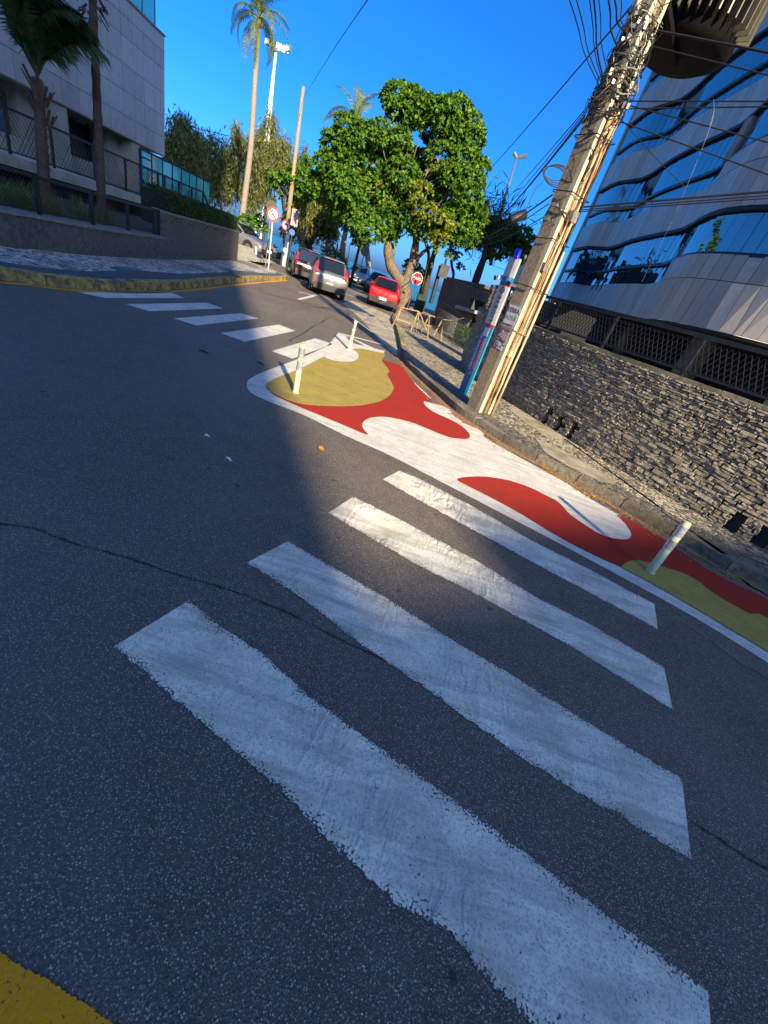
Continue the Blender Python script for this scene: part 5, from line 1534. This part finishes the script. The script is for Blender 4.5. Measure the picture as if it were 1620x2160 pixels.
    for side in (1, -1):
        MB().add([(.02, side*.50*k, zb-.18), (.0, side*.78*k, zb-.20), (.0, side*.78*k, zb-.02), (.04, side*.50*k, zb-.04), (.40, side*.915*k, zb-.02), (.40, side*.915*k, zb-.12)],
                 [(0,1,2,3), (1,5,4,2)]).build('tail_light', M['tail'], t, world=False)
        MB().add([(S[2][0]-.06, side*.66*k, zb+.02), (S[2][0]-.03, side*.86*k, zb), (S[3][0]-.12, side*.72*k, Hc-.30), (S[3][0]-.14, side*.64*k, Hc-.30)], [(0,1,2,3)]).build('pillar_lamp', M['tail'], t, world=False) if kind == 'suv' else None
        MB().box((.02, side*.68*k, .52), (.05, .12, .18)).build('reflector', M['tail'], t, world=False)
        MB().add([(L-.02, side*.45*k, .62), (L-.03, side*.70*k, .62), (L-.20, side*.82*k, .74), (L-.22, side*.50*k, .78)], [(0,1,2,3)]).build('headlight', M['lamp_clear'], t, world=False)
        MB().box((S[6][0]+.30, side*.99*k, 1.06), (.10, .16, .12)).build('mirror', paint, t, world=False)
    MB().box((.05, 0, .40), (.16, 1.50*k, .26)).build('rear_bumper', M['car_plastic'], t, world=False)
    MB().box((L-.10, 0, .40), (.22, 1.36*k, .24)).build('front_bumper', M['car_plastic'], t, world=False)
    MB().box((L-.01, 0, .60), (.04, .70*k, .14)).build('grille', M['car_plastic'], t, world=False)
    MB().box((-.025, 0, .86 if kind == 'suv' else .52), (.02, .40, .13)).build('number_plate', M['plate'], t, world=False)
    MB().box((L+.02, 0, .48), (.02, .40, .13)).build('number_plate', M['plate'], t, world=False)
    MB().box((L/2, 0, .27), (L - .5, W * .92, .12)).build('underbody', M['car_plastic'], t, world=False)
    for wx in (.82, L - .86):
        for side in (1, -1):
            wh = MB().tube([(wx, side*.70*k, .34), (wx, side*.895*k, .34)], [.34, .34], 20)
            w_ = wh.build('wheel', M['rubber'], t, world=False)
            MB().tube([(wx, side*.88*k, .34), (wx, side*.905*k, .34)], [.22, .21], 12).build('rim', M['rim'], w_, world=False)
            a_r = [(wx + math.cos(b)*.41, side*.907*k, .34 + math.sin(b)*.41) for b in [math.pi * j / 10 for j in range(11)]]
            b_r = [(wx + math.cos(b)*.355, side*.909*k, .34 + math.sin(b)*.355) for b in [math.pi * j / 10 for j in range(11)]]
            MB().add(a_r + b_r, [(j, j+1, j+12, j+11) for j in range(10)]).build('wheel_arch', M['car_plastic'], t, world=False)
    return t
def park(t, rear_px=None, pos=None, head=0.0, z=0.0):
    p = G(*rear_px) if rear_px else Vector(pos)
    t.location = (p.x, p.y, z); a = R_(head); t.rotation_euler = (0, 0, math.pi / 2 - a)
c = car('parked_car', 'grey sport utility car seen from behind in the middle of the street', 'car', M['car_grey'])
park(c, (690, 627), head=-21); c.scale = (.9,) * 3
MB().box((-.03, .0, .60), (.04, .34, .07)).build('exhaust_trim', M['lamp_clear'], c, world=False)
c = car('parked_car', 'black tall sport utility car standing left of the grey car', 'car', M['car_black'], 4.7, 1.86, 1.78)
park(c, pos=pol(-18.9, 25.0), head=-23); c.scale = (.84,) * 3
c = car('parked_car', 'red hatchback seen from behind parked beside the big tree', 'car', M['car_red'], 4.0, 1.76, 1.52, 'hatch')
park(c, (802, 652), head=-6); c.scale = (.94,) * 3
c = car('parked_car', 'silver car facing the viewer behind the grey and red cars', 'car', M['car_silver'], 4.4, 1.80, 1.62)
p = G(757, 608); p2 = p + pol(-11, 4.4); park(c, pos=p2, head=-11 + 180 + 6)
for k in (-.35, .35): MB().bar((1.0, k * 1.6, 1.66), (2.5, k * 1.6, 1.66), .04).build('roof_rail', M['galv'], c, world=False)
c = car('parked_car', 'dark silver car seen from the side behind the end of the granite wall', 'car', M['car_dkgrey'], 4.4, 1.80, 1.5, 'hatch')
c.scale = (.98,) * 3; wp0 = at(524, 523, 28.5); rz0 = R_(-14)
dd0 = Matrix.Rotation(rz0, 3, 'Z') @ Vector((3.54, -.8, .34)) * .98
c.location = wp0 - dd0; c.rotation_euler = (0, 0, rz0)
c = car('parked_car', 'bluish grey car mostly hidden between the silver and red cars', 'car', M['car_dkgrey'], 4.3, 1.76, 1.5, 'hatch')
c.location = pol(-10.3, 33.5, 0); c.rotation_euler = (0, 0, R_(95))

# ================================================================== TREES
def tree_wood(mb, base, path, r0, r1, n=8):
    P = catmull([Vector(base)] + [Vector(p) for p in path], 5); k = len(P)
    mb.tube(P, [r0 + (r1 - r0) * i / (k - 1) * (1 if True else 0) + .08 * r0 * math.sin(i * 1.9) for i in range(k)], n)
def rosettes(cl, per, L, W, mat, parent, name='foliage', squash=.75, leaves_per=8, rng=RNG, bias=.35):
    C_ = []; N_ = []
    for c, r in cl:
        n = max(4, int(per * r * r))
        d = rng.normal(0, 1, (n, 3)); d[:, 2] += bias; d /= np.linalg.norm(d, axis=1)[:, None]
        rad = r * rng.uniform(.55, 1.08, n) ** .6
        C_.append(np.array(c) + d * rad[:, None] * [1, 1, squash]); N_.append(d)
    C_ = np.concatenate(C_); N_ = np.concatenate(N_); n = len(C_)
    up = np.array([0, 0, .8]); nn = N_ + up; nn /= np.linalg.norm(nn, axis=1)[:, None]
    P = np.repeat(C_, leaves_per, 0); Nn = np.repeat(nn, leaves_per, 0)
    t = rng.normal(0, 1, P.shape); t -= (t * Nn).sum(1)[:, None] * Nn; t /= np.linalg.norm(t, axis=1)[:, None]
    d = t + Nn * rng.uniform(-.15, .8, len(P))[:, None]
    V, Q = leaves(P, L, W, rng, dirs=d, fold=.18)
    return npmesh(name, V, Q, mat, parent)
def px2m(x, y, R):
    q = at(x, y, R) - Vector((0, 0, H)); return q.dot(FWD) / F
def clusters(lst, R, dR=2.2, sc=1.0):
    out = []
    for x, y, r in lst:
        RR = R + random.uniform(-dR, dR) * .6
        out.append((tuple(at(x, y, RR)), r * px2m(x, y, R) * sc))
    return out
# --- big sea almond tree
RT = 27.5
tb = G(846, 655, HR); tb = tb.normalized() * RT; tb.z = .1
al = thing('almond_tree', 'large leafy sea almond tree with a thick forked trunk in the middle of the picture', 'tree', tb)
big = [(838, 212, 30), (868, 222, 30), (898, 238, 30), (846, 240, 26), (935, 240, 26), (965, 236, 28), (990, 262, 26), (1000, 290, 20), (955, 275, 30), (915, 275, 28), (965, 305, 26),
       (745, 285, 34), (715, 310, 30), (770, 300, 30), (800, 285, 24), (805, 320, 28), (845, 300, 22), (835, 335, 30), (690, 345, 22), (740, 335, 28), (780, 350, 26), (705, 375, 30), (672, 392, 22),
       (730, 395, 34), (765, 390, 30), (700, 415, 28), (735, 430, 30), (800, 400, 28), (775, 430, 28), (850, 370, 32), (885, 350, 30), (930, 335, 28), (980, 345, 30), (1010, 355, 20), (1005, 385, 18), (960, 375, 28),
       (915, 385, 32), (880, 410, 30), (840, 415, 28), (945, 420, 30), (985, 420, 28), (1000, 455, 24), (960, 465, 28), (920, 450, 30), (740, 465, 26), (775, 475, 30), (815, 465, 28), (855, 455, 26), (890, 480, 24), (760, 505, 16), (935, 495, 22), (985, 500, 22), (820, 495, 20)]
cl = clusters(big, RT, 2.6)
rosettes([(c, r * 1.22) for c, r in cl], 215, .215, .12, M['almond_leaf'], al)
yl = clusters([(905, 450, 22), (935, 470, 26), (925, 510, 24), (880, 430, 20), (820, 430, 12), (895, 400, 18), (875, 395, 14), (930, 350, 12), (945, 540, 8), (800, 395, 8)], RT - 2.2, .5)
rosettes(yl, 110, .20, .105, M['almond_yellow'], al, 'yellowing_foliage')
mb = MB()
fork = at(850, 600, RT); l1 = at(822, 555, RT); l2 = at(820, 500, RT); l3 = at(838, 440, RT)
tree_wood(mb, tb, [at(852, 630, RT), fork], .52, .42, 10)
tree_wood(mb, fork, [l1, l2, l3, at(845, 330, RT)], .34, .09)
tree_wood(mb, fork, [at(868, 560, RT), at(878, 500, RT), at(872, 440, RT - .5), at(900, 360, RT - .5), at(940, 290, RT)], .30, .07)
tree_wood(mb, l1, [at(826, 520, RT + .4), at(790, 470, RT), at(740, 420, RT)], .20, .05)
tree_wood(mb, at(878, 500, RT), [at(920, 470, RT), at(965, 440, RT), at(1000, 400, RT)], .16, .04)
tree_wood(mb, at(872, 440, RT - .5), [at(885, 395, RT), at(930, 385, RT), at(975, 380, RT)], .12, .03)
tree_wood(mb, l3, [at(800, 390, RT + .5), at(760, 350, RT + .5), at(720, 320, RT)], .12, .03)
tree_wood(mb, at(868, 560, RT), [at(895, 530, RT), at(930, 510, RT)], .14, .05)
rr = random.Random(5)
for c, r in cl:
    src = rr.choice([l2, l3, at(878, 480, RT), at(890, 400, RT)])
    cc = Vector(c); tree_wood(mb, src.lerp(cc, .25), [src.lerp(cc, .6) + Vector((rr.uniform(-.2, .2), 0, rr.uniform(-.3, .1))), cc], .05, .018, 5)
mb.build('trunk', M['bark'], al, True)

# --- umbrella-shaped almond on the right
RU = 33
ub = at(1001, 602, RU); ub.z = 0
um = thing('umbrella_tree', 'dark tree with a flat umbrella crown standing behind the totem', 'tree', ub)
cl = clusters([(1005, 470, 26), (1030, 480, 24), (1060, 500, 28), (1095, 500, 24), (1118, 520, 22), (1080, 520, 26), (1050, 522, 24), (1020, 505, 22), (1128, 535, 14), (1098, 538, 18), (1070, 485, 18)], RU, 2)
rosettes([(c, r * 1.2) for c, r in cl], 130, .22, .125, M['almond_leaf'], um)
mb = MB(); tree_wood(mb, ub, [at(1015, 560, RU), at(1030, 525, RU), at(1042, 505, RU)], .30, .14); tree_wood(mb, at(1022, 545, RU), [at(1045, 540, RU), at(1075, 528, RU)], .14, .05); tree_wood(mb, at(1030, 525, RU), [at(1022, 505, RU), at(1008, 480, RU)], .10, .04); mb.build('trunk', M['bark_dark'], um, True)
# --- dark trunks right of the almond with an almond canopy above
for i, (pth, r0, lab, cls) in enumerate(((((892, 640), (905, 575), (925, 500), (940, 440)), .24, 'dark leaning tree trunk close behind the stop sign', [(985, 470, 24), (1005, 500, 22), (965, 500, 20), (1010, 440, 18)]),
                    (((880, 650), (895, 590), (905, 545), (895, 500)), .20, 'second dark trunk just left of the leaning one behind the stop sign', [(870, 560, 14), (880, 575, 12), (858, 570, 10)]),
                    (((955, 590), (953, 560), (950, 520), (955, 470)), .12, 'slim dark tree rising behind the guard house wall', [(965, 540, 8), (950, 535, 9), (972, 562, 7)]))):
    RR = 31 + i
    b0 = at(*pth[0], RR); b0.z = 0
    t = thing('dark_tree', lab, 'tree', b0)
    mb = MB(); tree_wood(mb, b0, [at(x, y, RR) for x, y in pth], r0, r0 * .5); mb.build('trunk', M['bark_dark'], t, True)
    rosettes(clusters(cls, RR, 1, 1.15), 130, .22, .125, M['almond_leaf'], t)
# --- small sunlit almonds by the sea at left, mid ones between palms
for lab, base, R, lst in (('small young almond tree with pale leaves beside the no parking sign', (520, 495), 38, [(520, 468, 15), (505, 475, 9), (535, 472, 12), (552, 478, 12), (548, 462, 8), (562, 487, 7)]),
                     ('round green almond tree between the wooden pole and the big tree', (668, 500), 34, [(610, 400, 26), (640, 390, 26), (655, 365, 22), (625, 375, 22), (590, 385, 22), (665, 405, 22), (630, 420, 18), (648, 345, 12), (575, 375, 12)])):
    b0 = at(*base, R); b0.z = 0
    t = thing('almond_tree', lab, 'tree', b0); cl = clusters(lst, R, 1.5)
    rosettes([(c, r * 1.15) for c, r in cl], 130, .22, .125, M['almond_leaf'], t)
    mb = MB(); top = at(lst[0][0], lst[0][1], R); tree_wood(mb, b0, [b0.lerp(top, .5), top], .12, .05)
    for c, r in cl: mb.tube([b0.lerp(top, .75), Vector(c)], [.04, .015], 4)
    mb.build('trunk', M['bark'], t, True)
# --- casuarinas
def casuarina(label, base, R, lst, n=240, dark=False, trunk_r=.22, z0=0.0):
    b0 = at(*base, R); b0.z = z0
    t = thing('casuarina_tree', label, 'tree', b0); cl = clusters(lst, R, 2.0)
    P = []; D = []
    for c, r in cl:
        k = int(n * r * r * 14.0) + 200
        # drooping plumes: a twig with needles hanging from it
        d = RNG.normal(0, 1, (k, 3)); d /= np.linalg.norm(d, axis=1)[:, None]
        rad = r * RNG.uniform(.1, 1.05, k)
        plume = RNG.normal(0, 1, (max(6, k // 40), 3)); plume = plume / np.linalg.norm(plume, axis=1)[:, None] * r * RNG.uniform(.5, 1.1, len(plume))[:, None]
        pick = plume[RNG.integers(0, len(plume), k)]
        q = pick + RNG.normal(0, .18, (k, 3)) * [1, 1, 2.2] - np.abs(RNG.normal(0, .35, k))[:, None] * [0, 0, 1]
        P.append(np.array(c) + q)
        dd = RNG.normal(0, .45, (k, 3)); dd[:, 2] -= .75; up_ = RNG.random(k) < .12; dd[up_, 2] += 1.6
        D.append(dd)
    P = np.concatenate(P); D = np.concatenate(D)
    V, Q = leaves(P, .55, .10, dirs=D, fold=.1)
    npmesh('foliage', V, Q, M['casuarina_leaf'], t)
    mb = MB(); top = Vector(cl[0][0])
    tree_wood(mb, b0, [b0.lerp(top, .35) + Vector((.2, 0, 0)), b0.lerp(top, .7) - Vector((.2, 0, 0)), top], trunk_r, .05)
    for c, r in cl[1:]:
        f_ = random.uniform(.3, .7); s_ = b0.lerp(top, f_); cc = Vector(c)
        tree_wood(mb, s_, [s_.lerp(cc, .6) + Vector((0, 0, -.3)), cc], trunk_r * .35, .03, 5)
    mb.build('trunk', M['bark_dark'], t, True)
casuarina('dark shaded casuarina tree just behind the corner of the stone building', (385, 400), 52, [(380, 270, 24), (362, 285, 18), (400, 295, 22), (372, 320, 24), (395, 335, 26), (358, 345, 14), (412, 320, 18), (420, 345, 16), (385, 360, 18)], 60)
casuarina('sunlit yellowish casuarina tree left of the tall coconut palm', (470, 440), 58, [(455, 310, 26), (430, 305, 18), (480, 330, 26), (440, 340, 24), (470, 365, 24), (495, 350, 22), (450, 385, 22), (485, 395, 24), (415, 300, 10), (505, 300, 20), (515, 320, 22), (500, 275, 8)], 44)
casuarina('tall pointed casuarina tree behind the floodlight mast', (560, 450), 60, [(568, 262, 14), (560, 285, 20), (575, 300, 22), (555, 315, 22), (585, 330, 18), (548, 345, 24), (570, 355, 22), (540, 380, 22), (562, 400, 22), (520, 390, 20), (530, 420, 20), (572, 245, 7)], 44)
casuarina('ragged casuarina tree behind the wooden pole', (610, 450), 58, [(600, 330, 14), (615, 345, 16), (590, 350, 18), (645, 325, 8), (605, 300, 7), (630, 340, 10), (585, 310, 9)], 44)
casuarina('drooping casuarina with a pale trunk behind the black car', (655, 535), 40, [(650, 435, 24), (670, 450, 22), (630, 450, 20), (690, 455, 20), (645, 475, 18), (620, 430, 16), (700, 430, 20), (668, 425, 20), (615, 470, 14), (700, 485, 12), (640, 410, 18)], 70, trunk_r=.30)
# --- palms
def frond_mesh(L=3.2, pairs=34, leaf=.62, droop=1.0, lw=.045, seedv=0, rise=.55, name='frond', mat='palm_leaf', hang=.7):
    rr = random.Random(seedv); V = []; Fc = []
    def rachis(t):
        return Vector((L * (t - .10 * droop * t**3) * (1 - .22 * droop * t * t), 0, L * (rise * t - (.55 + .42 * droop) * t * t)))
    mb = MB(); mb.tube([rachis(i / 12) for i in range(13)], [.035 * (1 - i / 13.5) + .006 for i in range(13)], 5)
    for i in range(pairs):
        t = .14 + .86 * i / pairs; p = rachis(t); tg = (rachis(min(1, t + .03)) - rachis(t - .03)).normalized()
        ln = leaf * (math.sin(math.pi * min(1, t * .9 + .12)) ** .6) * rr.uniform(.8, 1.1)
        for sd in (1, -1):
            side = Vector((0, sd, 0)); d = (tg * .55 + side * .8 + Vector((0, 0, .10))).normalized()
            w = Vector((tg.x, 0, tg.z)) * lw
            q1 = p + d * ln * .5; q2 = p + d * ln * .92 + Vector((0, 0, -hang * ln * rr.uniform(.5, 1.1)))
            n = len(mb.V); mb.V += [p - w * .5, p + w * .5, q1 + w * .6 + Vector((0, 0, -.12 * ln * hang)), q1 - w * .6 + Vector((0, 0, -.12 * ln * hang)), q2]
            mb.F += [(n, n+1, n+2, n+3), (n+3, n+2, n+4)]
    me = bpy.data.meshes.new(name); me.from_pydata([tuple(v) for v in mb.V], [], mb.F); me.materials.append(M[mat]); return me
FR = [frond_mesh(seedv=i, droop=d) for i, d in enumerate((.7, 1.0, 1.35, .4))]
def palm(label, base_px, top_px, R, trunk_r, fronds, fmeshes=FR, scale=1.0, z0=0.0, bark='palm_bark', name='coconut_palm', bend=0.0):
    b0 = at(*base_px, R); b0.z = z0; tp = at(*top_px, R)
    t = thing(name, label, 'palm tree', b0)
    mid = b0.lerp(tp, .5) + Vector((bend, 0, 0)); P = catmull([b0, b0.lerp(mid, .5), mid, mid.lerp(tp, .5), tp], 6)
    MB().tube(P, [trunk_r * (1.25 - .5 * i / len(P)) + .012 * (i % 2) for i in range(len(P))], 10).build('trunk', M[bark], t, True)
    for i, (a, el, k) in enumerate(fronds):
        o = bpy.data.objects.new('frond', fmeshes[k % len(fmeshes)]); COL.objects.link(o); o.parent = t; o.matrix_parent_inverse = Matrix.Translation(-t.location)
        o.location = tp + Vector((0, 0, .05)); o.rotation_euler = (random.uniform(-.3, .3), -R_(el), R_(a)); o.scale = (scale,) * 3
    return t, tp
rr = random.Random(3)
fr_ = [(k * 360 / 15 + rr.uniform(-10, 10), (-28, 8, 38)[k % 3] + rr.uniform(-8, 8), (2, 1, 0)[k % 3]) for k in range(15)] + [(a, 65, 3) for a in (20, 140, 260)]
palm('very tall slim coconut palm against the sky left of the floodlight mast', (507, 480), (546, 42), 42, .20, fr_, scale=.92, bend=.25)
t, tp = thing('coconuts', 'brown coconut cluster under the crown of the tall palm', 'coconuts', at(548, 52, 41.7)), at(548, 52, 41.7)
for k in range(5): MB().tube([tp + Vector((.15 * math.cos(k*1.3), .1, -.1 + .1 * math.sin(k * 2))), tp + Vector((.15 * math.cos(k*1.3), .1, .08 + .1 * math.sin(k * 2)))], [.09, .08], 7).build('coconut', M['bark'], t, True)
palm('coconut palm whose fronds show above the left of the big tree crown', (800, 540), (748, 268), 40, .18, [(100, 70, 3), (60, 62, 0), (200, 60, 0), (170, 35, 1), (185, 15, 1), (210, 10, 1), (160, 5, 2), (20, 68, 3), (130, 75, 3)], scale=.95)
palm('tall coconut palm leaning left under the big tree crown by the sea', (728, 556), (738, 440), 36, .20, [(k * 40, 10, 2) for k in range(9)], scale=.75, bend=-.2)
# spiky agave-like plants in the sand
def spiky(label, px, R, h, n=46, L=.62, trunk=True):
    b0 = at(*px, R); b0.z = 0
    t = thing('spiky_plant', label, 'plant', b0)
    top = h
    P = np.array([[b0.x, b0.y, 0]] * n, dtype=float); P[:, 2] = RNG.uniform(top * .35, top, n)
    D = RNG.normal(0, 1, (n, 3)); D[:, 2] = np.abs(D[:, 2]) * .9 - .1
    V, Q = leaves(P, L, .09, dirs=D, fold=.3); npmesh('leaves', V, Q, M['agave_leaf'], t)
    if trunk: MB().tube([b0, b0 + Vector((0, 0, top * .9))], .10, 7).build('stem', M['palm_bark_dark'], t)
spiky('tall spiky yucca plant directly behind the grey car', (687, 545), 33, 1.75, 120)
spiky('darker spiky yucca plant to the right of the tall one behind the grey car', (706, 550), 34, 1.9, 140)
spiky('third spiky plant half hidden behind the leaning palm trunk', (722, 552), 35, 1.6, 100)
spiky('low spiky bush in the sand left of the wooden pole', (572, 520), 36, .75, 160, .6, False)
spiky('low spiky bush in the sand right of the wooden pole', (632, 545), 34, .8, 140, .6, False)
tb2 = at(716, 560, 35); tb2.z = 0
t = thing('pandanus_tree', 'dark spiky screw pine crown standing in front of the umbrella tree', 'tree', at(1038, 500, 30) * Vector((1, 1, 0)))
P = np.array([tuple(at(1035, 480, 30))] * 900) + RNG.normal(0, .75, (900, 3)); D = RNG.normal(0, 1, (900, 3)); D[:, 2] += .3
V, Q = leaves(P, .8, .06, dirs=D, fold=.2); npmesh('leaves', V, Q, M['palm_dark'], t)
MB().tube([at(1005, 600, 30) * Vector((1, 1, 0)), at(1020, 545, 30), at(1035, 485, 30)], [.16, .14, .12], 8).build('trunk', M['bark_dark'], t, True)
# scrub along the top of the beach
V, Q = leaves(np.array([tuple(pol(RNG.uniform(-33, -5), 46 + RNG.uniform(-2, 3), RNG.uniform(-.8, .05))) for _ in range(6000)]), .5, .16)
tag(npmesh('beach_scrub', V, Q, M['hedge_leaf']), 'dark low scrub growing along the top of the beach', 'shrubs', kind='stuff')

# --- fan palms in the shaded left garden
def fan_mesh(seedv, L=1.15, blades_=26, pet=1.0, spread=2.6, name='fan_leaf', mat='palm_dark'):
    rr = random.Random(seedv); mb = MB(); pts = [Vector((pet * i / 5, 0, .22 * pet * math.sin(i / 5 * 1.6))) for i in range(6)]
    mb.tube(pts, [.028, .024, .02, .018, .016, .014], 5); hub = pts[-1]
    for i in range(blades_):
        a = (i / (blades_ - 1) - .5) * spread; d = Vector((math.cos(a), math.sin(a), .05 * rr.uniform(-1, 1)))
        s_ = Vector((-math.sin(a), math.cos(a), 0)) * .035; ln = L * rr.uniform(.85, 1.05) * (1 - .18 * abs(a) / 1.3)
        n = len(mb.V); q1 = hub + d * ln * .6; q2 = hub + d * ln + Vector((0, 0, -.30 * ln * rr.uniform(.5, 1.5)))
        mb.V += [hub - s_ * .2, hub + s_ * .2, q1 + s_ + Vector((0, 0, .03)), q1 - s_ - Vector((0, 0, .02)), q2]; mb.F += [(n, n+1, n+2, n+3), (n+3, n+2, n+4)]
    me = bpy.data.meshes.new(name); me.from_pydata([tuple(v) for v in mb.V], [], mb.F); me.materials.append(M[mat]); return me
FM = [fan_mesh(i) for i in range(4)]
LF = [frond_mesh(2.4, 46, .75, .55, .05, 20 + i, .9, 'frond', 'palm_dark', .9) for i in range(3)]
rr = random.Random(8)
fl_ = [(rr.uniform(0, 360), rr.uniform(20, 88), k) for k in range(34)]
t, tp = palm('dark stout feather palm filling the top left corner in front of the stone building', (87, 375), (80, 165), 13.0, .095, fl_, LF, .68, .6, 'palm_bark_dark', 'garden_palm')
for k in range(14):
    a = k * .9; MB().bar(tp + Vector((.10*math.cos(a), .10*math.sin(a), -.75 + .05*k)), tp + Vector((.24*math.cos(a), .24*math.sin(a), -.50 + .05*k)), .05, .02).build('frond_stub', M['palm_bark_dark'], t)
fl2 = [(rr.uniform(0, 360), rr.uniform(35, 80), k) for k in range(16)]
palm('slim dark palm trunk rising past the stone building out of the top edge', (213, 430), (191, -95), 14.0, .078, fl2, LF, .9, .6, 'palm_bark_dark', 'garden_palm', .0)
tpx = at(195, 5, 14)
t = thing('dead_fronds', 'ragged brown dead frond bases hanging at the top of the slim palm', 'dead fronds', tpx)
mb = MB()
for k in range(40):
    a = random.uniform(0, 6.28); z = random.uniform(-.3, .15); p = tpx + Vector((.13*math.cos(a), .13*math.sin(a), z)); mb.bar(p, p + Vector((.13*math.cos(a), .13*math.sin(a), random.uniform(-.22, .12))), .03, .012)
mb.build('bases', M['palm_bark_dark'], t)

# ================================================================== SMALL LITTER
def litter(label, cat, px, L, W, rz, mat, name):
    p = G(*px, .012); n = 7; V = []
    for i in range(n):
        t = i / (n - 1); w = W * math.sin(math.pi * (t * .9 + .05)) * .5
        V += [Vector((L * (t - .5), w, .012 * math.sin(t * 5) + .008)), Vector((L * (t - .5), 0, .0)), Vector((L * (t - .5), -w, .010 * math.cos(t * 4) + .008))]
    R2 = Matrix.Rotation(rz, 3, 'Z')
    V = [R2 @ v + p for v in V]
    Fc = [(3*i+k, 3*i+k+1, 3*i+k+4, 3*i+k+3) for i in range(n-1) for k in (0, 1)]
    tag(mesh(name, V, Fc, M[mat]), label, cat)
litter('small curled orange dry leaf lying on the sunlit asphalt', 'leaf', (677, 947), .085, .05, -.5, 'dry_leaf', 'dry_leaf')
litter('dark twig on the asphalt beside the painted tip', 'twig', (552, 768), .16, .03, -.3, 'twig', 'dark_twig')
litter('dark scrap on the shaded asphalt near the far crossing', 'scrap', (432, 743), .16, .03, .1, 'twig', 'dark_scrap')
litter('pale scrap of paper on the shaded asphalt right of the centre', 'scrap', (484, 970), .07, .012, -.2, 'ink_white', 'paper_scrap')
litter('tiny pale scrap on the shaded asphalt', 'scrap', (438, 920), .05, .015, .4, 'ink_white', 'paper_scrap')
mb = MB()
for k in range(900):
    p = random.choice(gi[5:]) if random.random() < .6 else random.choice(go[5:]); q = p + Vector((random.gauss(0, .09), random.gauss(0, .09), .012))
    a = random.uniform(0, 6.28); L = random.uniform(.008, .028); d = Vector((math.cos(a), math.sin(a), 0)) * L; s_ = Vector((-d.y, d.x, 0)) * .45
    z = random.uniform(.002, .012); n = len(mb.V); mb.V += [q - d, q + s_ + Vector((0, 0, z)), q + d, q - s_ + Vector((0, 0, z))]; mb.F.append((n, n+1, n+2, n+3))
tag(mb.build('gutter_leaf_litter', M['dry_leaf']), 'brown leaf crumbs scattered along the right gutter', 'leaf litter', kind='stuff')
